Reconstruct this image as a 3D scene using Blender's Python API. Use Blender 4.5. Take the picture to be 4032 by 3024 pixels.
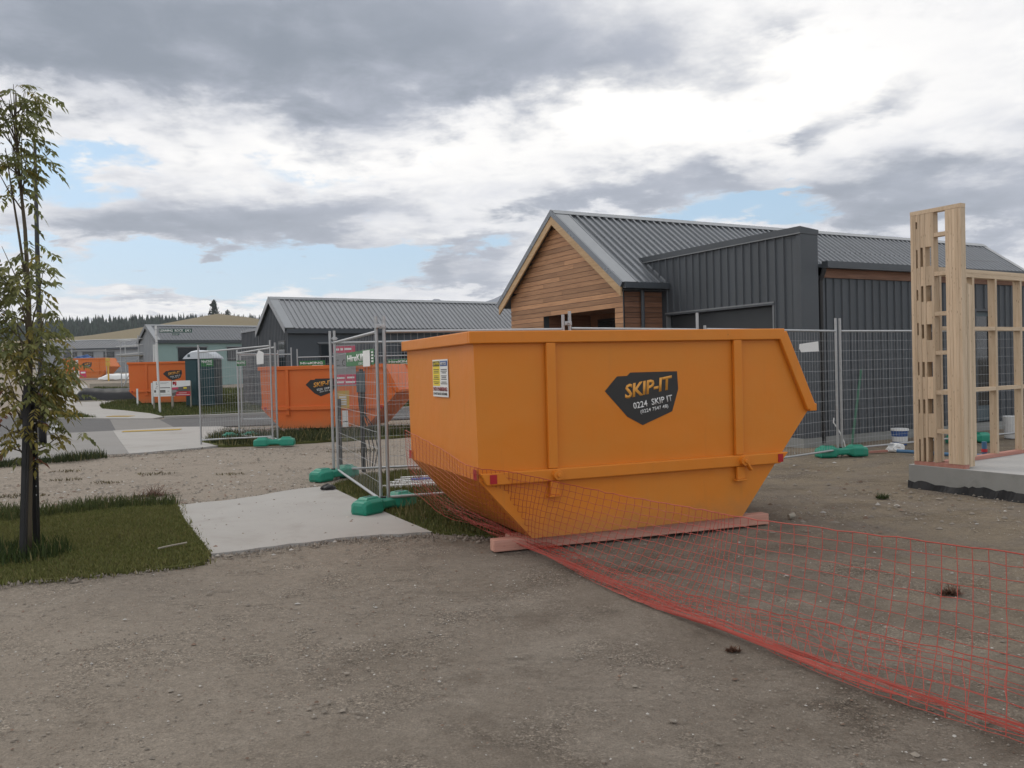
import bpy, bmesh, math, random
import numpy as np
from mathutils import Vector, Matrix, Euler

R = math.radians
rng = random.Random(7)
nrg = np.random.default_rng(11)
for o in list(bpy.data.objects):
    bpy.data.objects.remove(o)
scene = bpy.context.scene
COL = scene.collection

# ------------------------------------------------------------------ camera
cd = bpy.data.cameras.new('camera')
cd.sensor_width = 36.0
cd.sensor_fit = 'HORIZONTAL'
cd.lens = 30.357
cd.clip_start = 0.05
cd.clip_end = 9000
cam = bpy.data.objects.new('camera', cd)
COL.objects.link(cam)
PITCH, ROLL = R(-1.03), R(-1.47)
fw = Vector((0, math.cos(PITCH), math.sin(PITCH)))
u0 = Vector((0, -math.sin(PITCH), math.cos(PITCH)))
r0 = Vector((1, 0, 0))
cr = math.cos(ROLL) * r0 + math.sin(ROLL) * u0
cu = -math.sin(ROLL) * r0 + math.cos(ROLL) * u0
cam.matrix_world = Matrix(((cr.x, cu.x, -fw.x, 0), (cr.y, cu.y, -fw.y, 0), (cr.z, cu.z, -fw.z, 1.5), (0, 0, 0, 1)))
scene.camera = cam

# ------------------------------------------------------------------ view transform
vs = scene.view_settings
vs.view_transform = 'Standard'
vs.look = 'None'
vs.exposure = 0.15
vs.gamma = 1.0
vs.use_curve_mapping = False

# ------------------------------------------------------------------ sky
SUN_EL, SUN_AZ = 38.0, -52.0          # sun azimuth measured from +Y towards +X
world = bpy.data.worlds.new("World")
scene.world = world
world.use_nodes = True
nt = world.node_tree
nt.nodes.clear()


def N(tree, typ, **kw):
    n = tree.nodes.new(typ)
    for k, v in kw.items():
        setattr(n, k, v)
    return n


def plug(tree, sock, val):
    if isinstance(val, bpy.types.NodeSocket):
        tree.links.new(val, sock)
    else:
        sock.default_value = val


def M(tree, op, a, b=None, c=None, clamp=False):
    n = N(tree, 'ShaderNodeMath', operation=op, use_clamp=clamp)
    plug(tree, n.inputs[0], a)
    if b is not None:
        plug(tree, n.inputs[1], b)
    if c is not None:
        plug(tree, n.inputs[2], c)
    return n.outputs[0]


def sstep(tree, x, lo, hi):
    n = N(tree, 'ShaderNodeMapRange', interpolation_type='SMOOTHSTEP')
    plug(tree, n.inputs['Value'], x)
    n.inputs['From Min'].default_value = lo
    n.inputs['From Max'].default_value = hi
    return n.outputs[0]


def mixc(tree, f, a, b):
    n = N(tree, 'ShaderNodeMix', data_type='RGBA')
    plug(tree, n.inputs[0], f)
    plug(tree, n.inputs[6], a)
    plug(tree, n.inputs[7], b)
    return n.outputs[2]


def noise(tree, vec, scale, detail=4, rough=0.55, dist=0.0):
    n = N(tree, 'ShaderNodeTexNoise')
    if vec is not None:
        tree.links.new(vec, n.inputs['Vector'])
    n.inputs['Scale'].default_value = scale
    n.inputs['Detail'].default_value = detail
    n.inputs['Roughness'].default_value = rough
    n.inputs['Distortion'].default_value = dist
    return n.outputs[0]


def build_sky():
    t = nt
    tc = N(t, 'ShaderNodeTexCoord')
    sp = N(t, 'ShaderNodeSeparateXYZ')
    t.links.new(tc.outputs['Generated'], sp.inputs[0])
    X, Y, Z = sp.outputs
    az = M(t, 'MULTIPLY', M(t, 'ARCTAN2', X, Y), 180 / math.pi)
    el = M(t, 'MULTIPLY', M(t, 'ARCSINE', Z), 180 / math.pi)
    den = M(t, 'ADD', M(t, 'ABSOLUTE', Z), 0.16)
    cb = N(t, 'ShaderNodeCombineXYZ')
    plug(t, cb.inputs[0], M(t, 'DIVIDE', X, den))
    plug(t, cb.inputs[1], M(t, 'DIVIDE', Y, den))
    P = cb.outputs[0]
    mp = N(t, 'ShaderNodeMapping')
    mp.inputs['Location'].default_value = (3.7, 1.9, 0)
    t.links.new(P, mp.inputs[0])
    P2 = mp.outputs[0]
    n1 = noise(t, P, 1.3, 6, 0.58)
    n2 = noise(t, P2, 1.7, 6, 0.58)
    n3 = noise(t, P2, 4.5, 6, 0.62, 0.3)
    c1 = M(t, 'SUBTRACT', n1, 0.5)
    c2 = M(t, 'SUBTRACT', n2, 0.5)
    c3 = M(t, 'SUBTRACT', n3, 0.5)
    # warped cloud coordinates
    azw = M(t, 'ADD', az, M(t, 'ADD', M(t, 'MULTIPLY', c1, 22), M(t, 'MULTIPLY', c3, 9)))
    elw = M(t, 'ADD', el, M(t, 'ADD', M(t, 'MULTIPLY', c2, 9), M(t, 'MULTIPLY', c3, 4.0)))

    def blob(a, e, sa, se, w, tilt=0.0):
        da = M(t, 'SUBTRACT', azw, a)
        de = M(t, 'SUBTRACT', elw, e)
        if tilt:
            de = M(t, 'SUBTRACT', de, M(t, 'MULTIPLY', da, tilt))
        qa = M(t, 'POWER', M(t, 'ABSOLUTE', M(t, 'DIVIDE', da, sa)), 2.0)
        qe = M(t, 'POWER', M(t, 'ABSOLUTE', M(t, 'DIVIDE', de, se)), 2.0)
        g = M(t, 'POWER', 2.718, M(t, 'MULTIPLY', M(t, 'ADD', qa, qe), -1.0))
        return M(t, 'MULTIPLY', g, w)

    def total(lst):
        acc = None
        for b in lst:
            v = blob(*b)
            acc = v if acc is None else M(t, 'ADD', acc, v)
        return acc

    dark = total([
        (-27, 19.5, 13, 4.6, 1.15), (-9, 21, 11, 4.2, 1.0), (-1, 17.6, 6, 2.6, 0.7), (7, 19.8, 7, 2.6, 0.6),
        (-27, 27, 22, 5, 0.8), (2, 29, 20, 5, 0.55), (-20, 9.0, 9, 2.3, 0.95), (-12, 9.8, 6, 1.4, 0.55), (-6, 10.8, 4, 0.8, 0.35, 0.12),
        (6.3, 11.3, 4.6, 1.6, 0.95), (13.2, 11.8, 4.0, 1.3, 0.8), (25.5, 9.2, 8.5, 2.4, 0.95, -0.06), (36, 8.5, 8, 3, 0.8),
        (-2.5, 8.0, 4.0, 0.9, 0.8), (-2.8, 6.2, 4.5, 1.0, 0.85), (-22, 4.8, 3.5, 0.6, 0.6), (-26, 6.6, 4, 0.7, 0.35),
        (20, 14.0, 2.0, 1.3, 0.55), (24.5, 15.5, 2.8, 1.0, 0.5, .3), (18.5, 21.5, 2.5, 0.6, 0.3), (-60, 20, 14, 6, 0.7), (60, 22, 16, 6, 0.7)])
    hole = total([
        (-19.5, 6.3, 9.5, 1.25, 0.95), (-10.2, 7.4, 5.5, 1.3, 0.95), (-25.8, 12.0, 4.0, 1.5, 0.75), (-29.5, 8.8, 2.0, 1.6, 0.7),
        (16.5, 10.0, 5.0, 1.1, 0.95), (9.0, 9.3, 3.0, 0.8, 0.5), (-14, 12.3, 5, 0.8, 0.3), (-75, 12, 16, 4, 0.7), (75, 14, 16, 4, 0.6), (150, 30, 40, 12, 0.8)])
    grey = sstep(t, M(t, 'ADD', M(t, 'ADD', M(t, 'MULTIPLY', dark, 1.05), M(t, 'MULTIPLY', c3, 1.25)), M(t, 'ADD', M(t, 'MULTIPLY', c2, 0.9), M(t, 'MULTIPLY', M(t, 'SUBTRACT', noise(t, P, 8.0, 5, 0.6), 0.5), 0.8))), 0.08, 0.95)
    core = sstep(t, M(t, 'ADD', dark, M(t, 'ADD', M(t, 'MULTIPLY', c3, 1.6), M(t, 'MULTIPLY', c1, 2.0))), 0.45, 1.6)
    glow = total([(14, 17, 16, 5.5, 1.0), (-12, 13.5, 12, 1.8, 0.7), (-20, 4.3, 9, 1.0, 0.8)])
    alpha = sstep(t, M(t, 'SUBTRACT', M(t, 'ADD', M(t, 'MULTIPLY', c1, 1.2), M(t, 'ADD', M(t, 'MULTIPLY', c3, 0.9), 0.62)), hole), 0.0, 0.42)
    white = mixc(t, sstep(t, glow, 0.05, 0.9), (7.3, 7.4, 7.8, 1), (11.5, 11.2, 10.6, 1))
    white = mixc(t, sstep(t, c3, -0.3, 0.3), white, (10.6, 10.4, 10.1, 1))
    cloud = mixc(t, grey, white, mixc(t, core, (4.0, 4.3, 5.0, 1), (2.25, 2.6, 3.15, 1)))
    sky = N(t, 'ShaderNodeTexSky', sky_type='NISHITA')
    sky.sun_disc = False
    sky.sun_elevation = R(SUN_EL)
    sky.sun_rotation = R(SUN_AZ)
    sky.altitude = 300
    bl = N(t, 'ShaderNodeMix', data_type='RGBA')
    bl.inputs[0].default_value = 0.55
    t.links.new(sky.outputs[0], bl.inputs[6])
    bl.inputs[7].default_value = (4.4, 7.2, 9.6, 1)      # thin veil over the blue
    col = mixc(t, alpha, bl.outputs[2], cloud)
    bg = N(t, 'ShaderNodeBackground')
    bg.inputs['Strength'].default_value = 0.1
    t.links.new(col, bg.inputs[0])
    out = N(t, 'ShaderNodeOutputWorld')
    t.links.new(bg.outputs[0], out.inputs[0])


build_sky()

sd = bpy.data.lights.new('sun', 'SUN')
sd.energy = 0.85
sd.angle = R(25)
sd.color = (1.0, 0.93, 0.83)
sun = bpy.data.objects.new('sun', sd)
COL.objects.link(sun)
sdir = Vector((math.sin(R(SUN_AZ)) * math.cos(R(SUN_EL)), math.cos(R(SUN_AZ)) * math.cos(R(SUN_EL)), math.sin(R(SUN_EL))))
sun.rotation_euler = sdir.to_track_quat('Z', 'Y').to_euler()


# ------------------------------------------------------------------ materials
def newmat(name):
    m = bpy.data.materials.new(name)
    m.use_nodes = True
    t = m.node_tree
    t.nodes.clear()
    b = N(t, 'ShaderNodeBsdfPrincipled')
    o = N(t, 'ShaderNodeOutputMaterial')
    t.links.new(b.outputs[0], o.inputs[0])
    return m, t, b


def coords(t, scale=(1, 1, 1)):
    tc = N(t, 'ShaderNodeTexCoord')
    mp = N(t, 'ShaderNodeMapping')
    mp.inputs['Scale'].default_value = scale
    t.links.new(tc.outputs['Object'], mp.inputs[0])
    return mp.outputs[0]


def bump(t, b, h, strength, dist=0.01):
    n = N(t, 'ShaderNodeBump')
    n.inputs['Strength'].default_value = strength
    n.inputs['Distance'].default_value = dist
    t.links.new(h, n.inputs['Height'])
    t.links.new(n.outputs[0], b.inputs['Normal'])


def surf(name, base, rough=0.6, metal=0.0, var=0.18, scale=3.0, bmp=0.05, bscale=60.0, spec=0.5, stretch=(1, 1, 1), rand=0.0, dirt=None, dirt_amt=0.0):
    m, t, b = newmat(name)
    v = coords(t, stretch)
    n = noise(t, v, scale, 6, 0.6)
    f = M(t, 'MULTIPLY_ADD', n, 2 * var, 1 - var)
    if rand:
        oi = N(t, 'ShaderNodeObjectInfo')
        f = M(t, 'MULTIPLY', f, M(t, 'MULTIPLY_ADD', oi.outputs['Random'], 2 * rand, 1 - rand))
    mx = N(t, 'ShaderNodeVectorMath', operation='SCALE')
    mx.inputs[0].default_value = base
    t.links.new(f, mx.inputs['Scale'])
    c = mx.outputs[0]
    if dirt:
        n2 = noise(t, v, scale * 0.6, 8, 0.7, 0.4)
        c = mixc(t, M(t, 'MULTIPLY', sstep(t, n2, 0.5, 0.72), dirt_amt), c, (*dirt, 1))
    t.links.new(c, b.inputs['Base Color'])
    nr = noise(t, v, scale * 2.3, 4)
    plug(t, b.inputs['Roughness'], M(t, 'MULTIPLY_ADD', nr, 0.25, rough - 0.125, clamp=True))
    b.inputs['Metallic'].default_value = metal
    b.inputs['Specular IOR Level'].default_value = spec
    if bmp:
        bump(t, b, noise(t, v, bscale, 4), bmp)
    return m


def wood(name, base, dark, axis='x', rough=0.7, rand=0.12, knots=0.0, ringscale=14):
    m, t, b = newmat(name)
    st = {'x': (0.6, 9, 9), 'y': (9, 0.6, 9), 'z': (9, 9, 0.6)}[axis]
    tc = N(t, 'ShaderNodeTexCoord')
    oi = N(t, 'ShaderNodeObjectInfo')
    off = N(t, 'ShaderNodeVectorMath', operation='ADD')
    cb = N(t, 'ShaderNodeCombineXYZ')
    for i in range(3):
        plug(t, cb.inputs[i], M(t, 'MULTIPLY', oi.outputs['Random'], 37.0 + i * 11))
    t.links.new(tc.outputs['Object'], off.inputs[0])
    t.links.new(cb.outputs[0], off.inputs[1])
    mp = N(t, 'ShaderNodeMapping')
    mp.inputs['Scale'].default_value = st
    t.links.new(off.outputs[0], mp.inputs[0])
    g = noise(t, mp.outputs[0], ringscale / 4, 6, 0.65, 0.6)
    c = mixc(t, sstep(t, g, 0.3, 0.72), (*base, 1), (*dark, 1))
    if knots:
        vo = N(t, 'ShaderNodeTexVoronoi')
        mk = N(t, 'ShaderNodeMapping')
        mk.inputs['Scale'].default_value = {'x': (1.6, 7, 7), 'y': (7, 1.6, 7), 'z': (7, 7, 1.6)}[axis]
        t.links.new(off.outputs[0], mk.inputs[0])
        t.links.new(mk.outputs[0], vo.inputs['Vector'])
        kf = M(t, 'SUBTRACT', 1.0, sstep(t, vo.outputs['Distance'], 0.06, 0.16))
        c = mixc(t, M(t, 'MULTIPLY', kf, knots), c, (dark[0] * 0.35, dark[1] * 0.3, dark[2] * 0.25, 1))
    sc = N(t, 'ShaderNodeVectorMath', operation='SCALE')
    t.links.new(c, sc.inputs[0])
    plug(t, sc.inputs['Scale'], M(t, 'MULTIPLY_ADD', oi.outputs['Random'], 2 * rand, 1 - rand))
    t.links.new(sc.outputs[0], b.inputs['Base Color'])
    b.inputs['Roughness'].default_value = rough
    bump(t, b, g, 0.15, 0.004)
    return m


def paint(name, base, fade, rough=0.42, grime=0.5):
    """weathered skip paint: faded patches, chips of rust, dusty lower streaks"""
    m, t, b = newmat(name)
    v = coords(t)
    n = noise(t, v, 1.6, 6, 0.6)
    c = mixc(t, sstep(t, n, 0.3, 0.75), (*base, 1), (*fade, 1))
    vs_ = coords(t, (5, 5, 0.5))
    st = noise(t, vs_, 2.2, 6, 0.65)
    c = mixc(t, M(t, 'MULTIPLY', sstep(t, st, 0.55, 0.8), 0.28 * grime), c, (0.23, 0.13, 0.06, 1))
    ch = noise(t, v, 26, 5, 0.7)
    chips = M(t, 'MULTIPLY', sstep(t, ch, 0.70, 0.725), sstep(t, noise(t, v, 2.3, 3), 0.46, 0.58))
    sz = N(t, 'ShaderNodeSeparateXYZ')
    t.links.new(v, sz.inputs[0])
    mud = M(t, 'MULTIPLY', M(t, 'SUBTRACT', 1.0, sstep(t, M(t, 'ADD', sz.outputs[2], M(t, 'MULTIPLY', noise(t, v, 6, 6, 0.7), 0.35)), 0.22, 0.55)), 0.45)
    c = mixc(t, mud, c, (0.27, 0.17, 0.085, 1))
    c = mixc(t, chips, c, (0.10, 0.035, 0.018, 1))
    t.links.new(c, b.inputs['Base Color'])
    plug(t, b.inputs['Roughness'], M(t, 'MULTIPLY_ADD', n, 0.3, rough - 0.12))
    b.inputs['Specular IOR Level'].default_value = 0.35
    bump(t, b, noise(t, v, 2.2, 4, 0.45), 0.45, 0.03)
    return m


MAT = {}
MAT['orange_near'] = paint('skip_paint_amber', (0.67, 0.205, 0.016), (0.64, 0.222, 0.026), 0.42, 0.5)
MAT['orange_mid'] = paint('skip_paint_orange', (0.70, 0.145, 0.026), (0.66, 0.16, 0.036), 0.5, 0.6)
MAT['orange_far'] = paint('skip_paint_far', (0.66, 0.17, 0.03), (0.62, 0.18, 0.04), 0.5, 0.8)
MAT['galv'] = surf('galvanised_steel', (0.42, 0.43, 0.44), 0.42, 0.75, 0.15, 9, 0.03)
MAT['wire'] = surf('galvanised_wire', (0.36, 0.365, 0.37), 0.5, 0.6, 0.1, 9, 0)
MAT['clad'] = surf('charcoal_cladding', (0.060, 0.069, 0.080), 0.5, 0.0, 0.12, 1.2, 0.02, 30, 0.5, rand=0.07)
MAT['clad_light'] = surf('grey_trim', (0.18, 0.19, 0.20), 0.45, 0.1, 0.08, 3, 0)
MAT['garage'] = surf('garage_door_paint', (0.026, 0.030, 0.034), 0.45, 0, 0.1, 2, 0.02)
MAT['roof'] = surf('grey_roof_metal', (0.185, 0.198, 0.215), 0.30, 0.6, 0.1, 1.2, 0.03, 12, 0.55, rand=0.05)
MAT['roof2'] = surf('pale_grey_roof_metal', (0.255, 0.265, 0.28), 0.36, 0.45, 0.1, 1.0, 0.03, 12, 0.5, rand=0.05)
MAT['roof_matt'] = surf('matt_grey_roof', (0.17, 0.178, 0.19), 0.6, 0.0, 0.1, 1.0, 0.03, 12, 0.3, rand=0.05)
MAT['flash'] = surf('roof_flashing', (0.27, 0.285, 0.30), 0.34, 0.35, 0.08, 1.5, 0.03, 10, 0.55)
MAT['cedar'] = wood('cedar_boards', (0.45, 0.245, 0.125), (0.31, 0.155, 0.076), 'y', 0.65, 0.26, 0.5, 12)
MAT['cedar_shaded'] = wood('cedar_boards_shaded', (0.25, 0.125, 0.075), (0.16, 0.075, 0.042), 'x', 0.65, 0.15, 0.3, 12)  # same cedar, with shade darkened into its colour
MAT['barge'] = wood('pine_barge', (0.50, 0.34, 0.185), (0.40, 0.255, 0.125), 'y', 0.6, 0.05, 0.9, 10)
MAT['pine'] = wood('framing_pine', (0.57, 0.445, 0.315), (0.46, 0.345, 0.23), 'z', 0.7, 0.17, 0.85, 14)
MAT['pine_x'] = wood('framing_pine_rail', (0.57, 0.445, 0.315), (0.46, 0.345, 0.23), 'x', 0.7, 0.10, 0.5, 14)
MAT['pinkwood'] = wood('treated_pink_timber', (0.56, 0.30, 0.23), (0.46, 0.22, 0.165), 'x', 0.75, 0.05, 0.35, 10)
MAT['pinkplate'] = wood('treated_bottom_plate', (0.45, 0.215, 0.17), (0.36, 0.16, 0.125), 'x', 0.75, 0.05, 0.2, 10)
MAT['concrete'] = surf('pale_concrete', (0.37, 0.355, 0.335), 0.85, 0, 0.10, 1.3, 0.12, 45, 0.25, dirt=(0.25, 0.225, 0.195), dirt_amt=0.5)
MAT['concrete_new'] = surf('new_slab_concrete', (0.40, 0.395, 0.385), 0.8, 0, 0.10, 1.6, 0.08, 40, 0.25)
MAT['concrete_edge'] = surf('slab_edge_concrete', (0.255, 0.26, 0.25), 0.85, 0, 0.18, 2.2, 0.2, 30, 0.25, dirt=(0.15, 0.15, 0.14), dirt_amt=0.6)
MAT['footpath'] = surf('grey_footpath', (0.26, 0.25, 0.238), 0.9, 0, 0.08, 1.4, 0.12, 60, 0.2, dirt=(0.21, 0.195, 0.175), dirt_amt=0.4)
MAT['crossing'] = surf('crossing_paver', (0.215, 0.205, 0.193), 0.9, 0, 0.08, 1.4, 0.1, 60, 0.2)
MAT['asphalt'] = surf('grey_asphalt', (0.115, 0.113, 0.113), 0.9, 0, 0.14, 2.5, 0.3, 120, 0.25, dirt=(0.16, 0.15, 0.135), dirt_amt=0.35)
MAT['tactile'] = surf('yellow_tactile', (0.52, 0.36, 0.09), 0.8, 0, 0.12, 5, 0.1)
MAT['greenplastic'] = surf('green_plastic', (0.012, 0.235, 0.155), 0.42, 0, 0.12, 4, 0.06, 25, 0.45, dirt=(0.10, 0.19, 0.14), dirt_amt=0.5)
MAT['black'] = surf('black_paint', (0.013, 0.013, 0.014), 0.5, 0, 0.2, 5, 0.03)
MAT['tarp'] = surf('black_polythene', (0.013, 0.014, 0.016), 0.55, 0, 0.2, 3, 0.4, 4, 0.35)
MAT['whiteplastic'] = surf('white_plastic', (0.72, 0.73, 0.73), 0.45, 0, 0.08, 4, 0.05)
MAT['white'] = surf('white_sign_face', (0.75, 0.75, 0.74), 0.55, 0, 0.04, 4, 0)
MAT['whitesteel'] = surf('white_painted_pole', (0.62, 0.62, 0.61), 0.5, 0, 0.08, 4, 0)
MAT['lampblack'] = surf('lamp_pole_black', (0.017, 0.018, 0.021), 0.45, 0.1, 0.2, 4, 0.03)
MAT['signblack'] = surf('emblem_black', (0.022, 0.021, 0.021), 0.5, 0, 0.1, 3, 0)
MAT['signorange'] = surf('emblem_orange', (0.74, 0.34, 0.055), 0.5, 0, 0.04, 3, 0)
MAT['yellow'] = surf('sign_yellow', (0.78, 0.60, 0.035), 0.5, 0, 0.05, 3, 0)
MAT['blue'] = surf('sign_blue', (0.03, 0.09, 0.28), 0.5, 0, 0.05, 3, 0)
MAT['red'] = surf('sign_red', (0.46, 0.022, 0.035), 0.5, 0, 0.05, 3, 0)
MAT['maroon'] = surf('sign_maroon', (0.25, 0.03, 0.035), 0.5, 0, 0.05, 3, 0)
MAT['pink'] = surf('sign_crimson', (0.55, 0.045, 0.11), 0.5, 0, 0.05, 3, 0)
MAT['reflector'] = surf('red_reflector', (0.38, 0.010, 0.016), 0.35, 0, 0.05, 9, 0)
MAT['hiregreen'] = surf('sign_green', (0.022, 0.155, 0.045), 0.5, 0, 0.06, 3, 0)
MAT['streetgreen'] = surf('street_sign_green', (0.02, 0.075, 0.055), 0.5, 0, 0.05, 3, 0)
MAT['greyboard'] = surf('grey_board', (0.27, 0.275, 0.28), 0.6, 0, 0.06, 3, 0)
MAT['photo'] = surf('printed_picture', (0.10, 0.095, 0.09), 0.55, 0, 0.5, 9, 0)
MAT['meterbox'] = surf('meter_box_grey', (0.075, 0.105, 0.12), 0.5, 0, 0.08, 3, 0.02)
MAT['loo'] = surf('dark_teal_plastic', (0.010, 0.050, 0.060), 0.45, 0, 0.15, 2, 0.05, 20, 0.5)
MAT['loo_roof'] = surf('translucent_white_roof', (0.62, 0.65, 0.69), 0.45, 0, 0.06, 3, 0.03)
MAT['wrap'] = surf('green_building_wrap', (0.245, 0.345, 0.33), 0.6, 0, 0.1, 2, 0.1, 6)
MAT['greywrap'] = surf('grey_building_wrap', (0.27, 0.285, 0.305), 0.6, 0, 0.14, 1.5, 0.1, 6)
MAT['ply'] = surf('weathered_timber', (0.30, 0.27, 0.22), 0.8, 0, 0.2, 3, 0.1)
MAT['window'] = surf('dark_window_frame', (0.02, 0.022, 0.025), 0.4, 0, 0.1, 3, 0)
MAT['net'] = surf('orange_red_net', (0.37, 0.046, 0.028), 0.6, 0, 0.12, 8, 0)
MAT['bluehose'] = surf('blue_pipe', (0.05, 0.14, 0.26), 0.5, 0, 0.1, 3, 0)
MAT['greenpole'] = surf('green_pole', (0.035, 0.12, 0.075), 0.5, 0, 0.1, 3, 0)
MAT['hydrant'] = surf('yellow_box', (0.58, 0.36, 0.06), 0.55, 0, 0.1, 3, 0)
MAT['blueskip'] = surf('blue_tarp', (0.03, 0.09, 0.24), 0.6, 0, 0.1, 3, 0.1, 5)
MAT['bark'] = surf('young_bark', (0.105, 0.088, 0.062), 0.85, 0, 0.25, 6, 0.3, 40, 0.2, stretch=(1, 1, 0.3))
MAT['stem'] = surf('conifer_trunk', (0.06, 0.045, 0.03), 0.9, 0, 0.2, 3, 0)


def glassmat():
    m, t, b = newmat('window_glass')
    b.inputs['Base Color'].default_value = (0.025, 0.03, 0.034, 1)
    b.inputs['Roughness'].default_value = 0.06
    b.inputs['Specular IOR Level'].default_value = 0.7
    v = coords(t)
    bump(t, b, noise(t, v, 1.5, 2), 0.03, 0.02)
    return m


MAT['glass'] = glassmat()


def attrmat(name, rough, trans=0.0, gain=1.0):
    m, t, b = newmat(name)
    a = N(t, 'ShaderNodeVertexColor', layer_name='tint')
    s = N(t, 'ShaderNodeVectorMath', operation='SCALE')
    s.inputs['Scale'].default_value = gain
    t.links.new(a.outputs[0], s.inputs[0])
    t.links.new(s.outputs[0], b.inputs['Base Color'])
    b.inputs['Roughness'].default_value = rough
    b.inputs['Specular IOR Level'].default_value = 0.25
    if trans:
        tr = N(t, 'ShaderNodeBsdfTranslucent')
        t.links.new(s.outputs[0], tr.inputs[0])
        mx = N(t, 'ShaderNodeMixShader')
        mx.inputs[0].default_value = trans
        t.links.new(b.outputs[0], mx.inputs[1])
        t.links.new(tr.outputs[0], mx.inputs[2])
        out = [n for n in t.nodes if n.type == 'OUTPUT_MATERIAL'][0]
        t.links.new(mx.outputs[0], out.inputs[0])
    return m


MAT['leaf'] = attrmat('leaf', 0.6, 0.42, 1.25)
MAT['grass'] = attrmat('grass_blade', 0.75, 0.2)
MAT['stone'] = attrmat('gravel_stone', 0.85)
MAT['forest'] = attrmat('conifer_needles', 0.9)


def groundmat():
    m, t, b = newmat('gravelly_dirt')
    v = coords(t)
    big = noise(t, v, 0.35, 5, 0.6)
    mid = noise(t, v, 1.7, 7, 0.65, 0.3)
    fine = noise(t, v, 22, 6, 0.75)
    grit = noise(t, v, 95, 4, 0.7)
    c = mixc(t, sstep(t, big, 0.35, 0.65), (0.165, 0.138, 0.111, 1), (0.208, 0.178, 0.147, 1))
    c = mixc(t, M(t, 'MULTIPLY', sstep(t, mid, 0.42, 0.72), 0.7), c, (0.275, 0.240, 0.200, 1))
    c = mixc(t, M(t, 'MULTIPLY', sstep(t, noise(t, v, 0.9, 8, 0.7, 0.5), 0.50, 0.68), 0.75), c, (0.095, 0.075, 0.058, 1))
    # paler pinkish metal further down the path, lens flare painted in as a paler left side, yellowish clay to the right
    sx = N(t, 'ShaderNodeSeparateXYZ')
    t.links.new(v, sx.inputs[0])
    far = M(t, 'MULTIPLY', sstep(t, M(t, 'ADD', sx.outputs[1], M(t, 'MULTIPLY', mid, 3)), 9.5, 13.0), M(t, 'SUBTRACT', 1.0, sstep(t, sx.outputs[0], -1.0, 2.0)))
    c = mixc(t, M(t, 'MULTIPLY', far, 0.75), c, (0.315, 0.268, 0.225, 1))
    flare_mask = M(t, 'SUBTRACT', 1.0, sstep(t, M(t, 'ADD', sx.outputs[0], M(t, 'MULTIPLY', mid, 1.6)), -1.2, 1.3))
    c = mixc(t, M(t, 'MULTIPLY', flare_mask, 0.6), c, (0.315, 0.272, 0.222, 1))
    clay = M(t, 'MULTIPLY', sstep(t, M(t, 'ADD', sx.outputs[0], M(t, 'MULTIPLY', mid, 2)), 2.4, 5.0), sstep(t, mid, 0.3, 0.6))
    c = mixc(t, M(t, 'MULTIPLY', clay, 0.6), c, (0.232, 0.186, 0.125, 1))
    f = M(t, 'MULTIPLY', M(t, 'MULTIPLY_ADD', fine, 0.85, 0.56), M(t, 'MULTIPLY_ADD', grit, 1.25, 0.36))
    # embedded pebbles: every cell its own tone, in drifts
    drift = sstep(t, noise(t, v, 1.3, 6, 0.7, 0.6), 0.45, 0.68)
    hsum = None
    for sc_, amt in ((80, 0.65), (160, 0.6)):
        vo = N(t, 'ShaderNodeTexVoronoi')
        vo.inputs['Scale'].default_value = sc_
        t.links.new(v, vo.inputs['Vector'])
        sp = N(t, 'ShaderNodeSeparateColor')
        t.links.new(vo.outputs['Color'], sp.inputs[0])
        tone = M(t, 'MULTIPLY_ADD', M(t, 'POWER', sp.outputs[0], 3.0), 1.5, 0.62)
        f = M(t, 'MULTIPLY', f, M(t, 'MULTIPLY_ADD', M(t, 'MULTIPLY', M(t, 'SUBTRACT', tone, 1.0), drift), amt, 1.0))
        hh = M(t, 'MULTIPLY', M(t, 'MULTIPLY', M(t, 'SUBTRACT', 0.6, vo.outputs['Distance']), drift), sp.outputs[1])
        hsum = hh if hsum is None else M(t, 'ADD', hsum, M(t, 'MULTIPLY', hh, 0.5))
    # thin wheel scuffs
    wv = N(t, 'ShaderNodeMapping')
    wv.inputs['Rotation'].default_value = (0, 0, R(-24))
    wv.inputs['Scale'].default_value = (0.8, 3.2, 1)
    t.links.new(v, wv.inputs[0])
    scuff = sstep(t, noise(t, wv.outputs[0], 1.6, 6, 0.6, 0.4), 0.57, 0.75)
    f = M(t, 'MULTIPLY', f, M(t, 'MULTIPLY_ADD', scuff, -0.30, 1.0))
    s = N(t, 'ShaderNodeVectorMath', operation='SCALE')
    t.links.new(c, s.inputs[0])
    t.links.new(f, s.inputs['Scale'])
    t.links.new(s.outputs[0], b.inputs['Base Color'])
    b.inputs['Roughness'].default_value = 0.95
    b.inputs['Specular IOR Level'].default_value = 0.15
    h = M(t, 'ADD', M(t, 'MULTIPLY', fine, 0.7), M(t, 'ADD', M(t, 'MULTIPLY', grit, 0.4), M(t, 'MULTIPLY', mid, 1.2)))
    h = M(t, 'ADD', h, M(t, 'MULTIPLY', hsum, 0.9))
    bump(t, b, h, 0.8, 0.028)
    return m


MAT['ground'] = groundmat()


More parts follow.
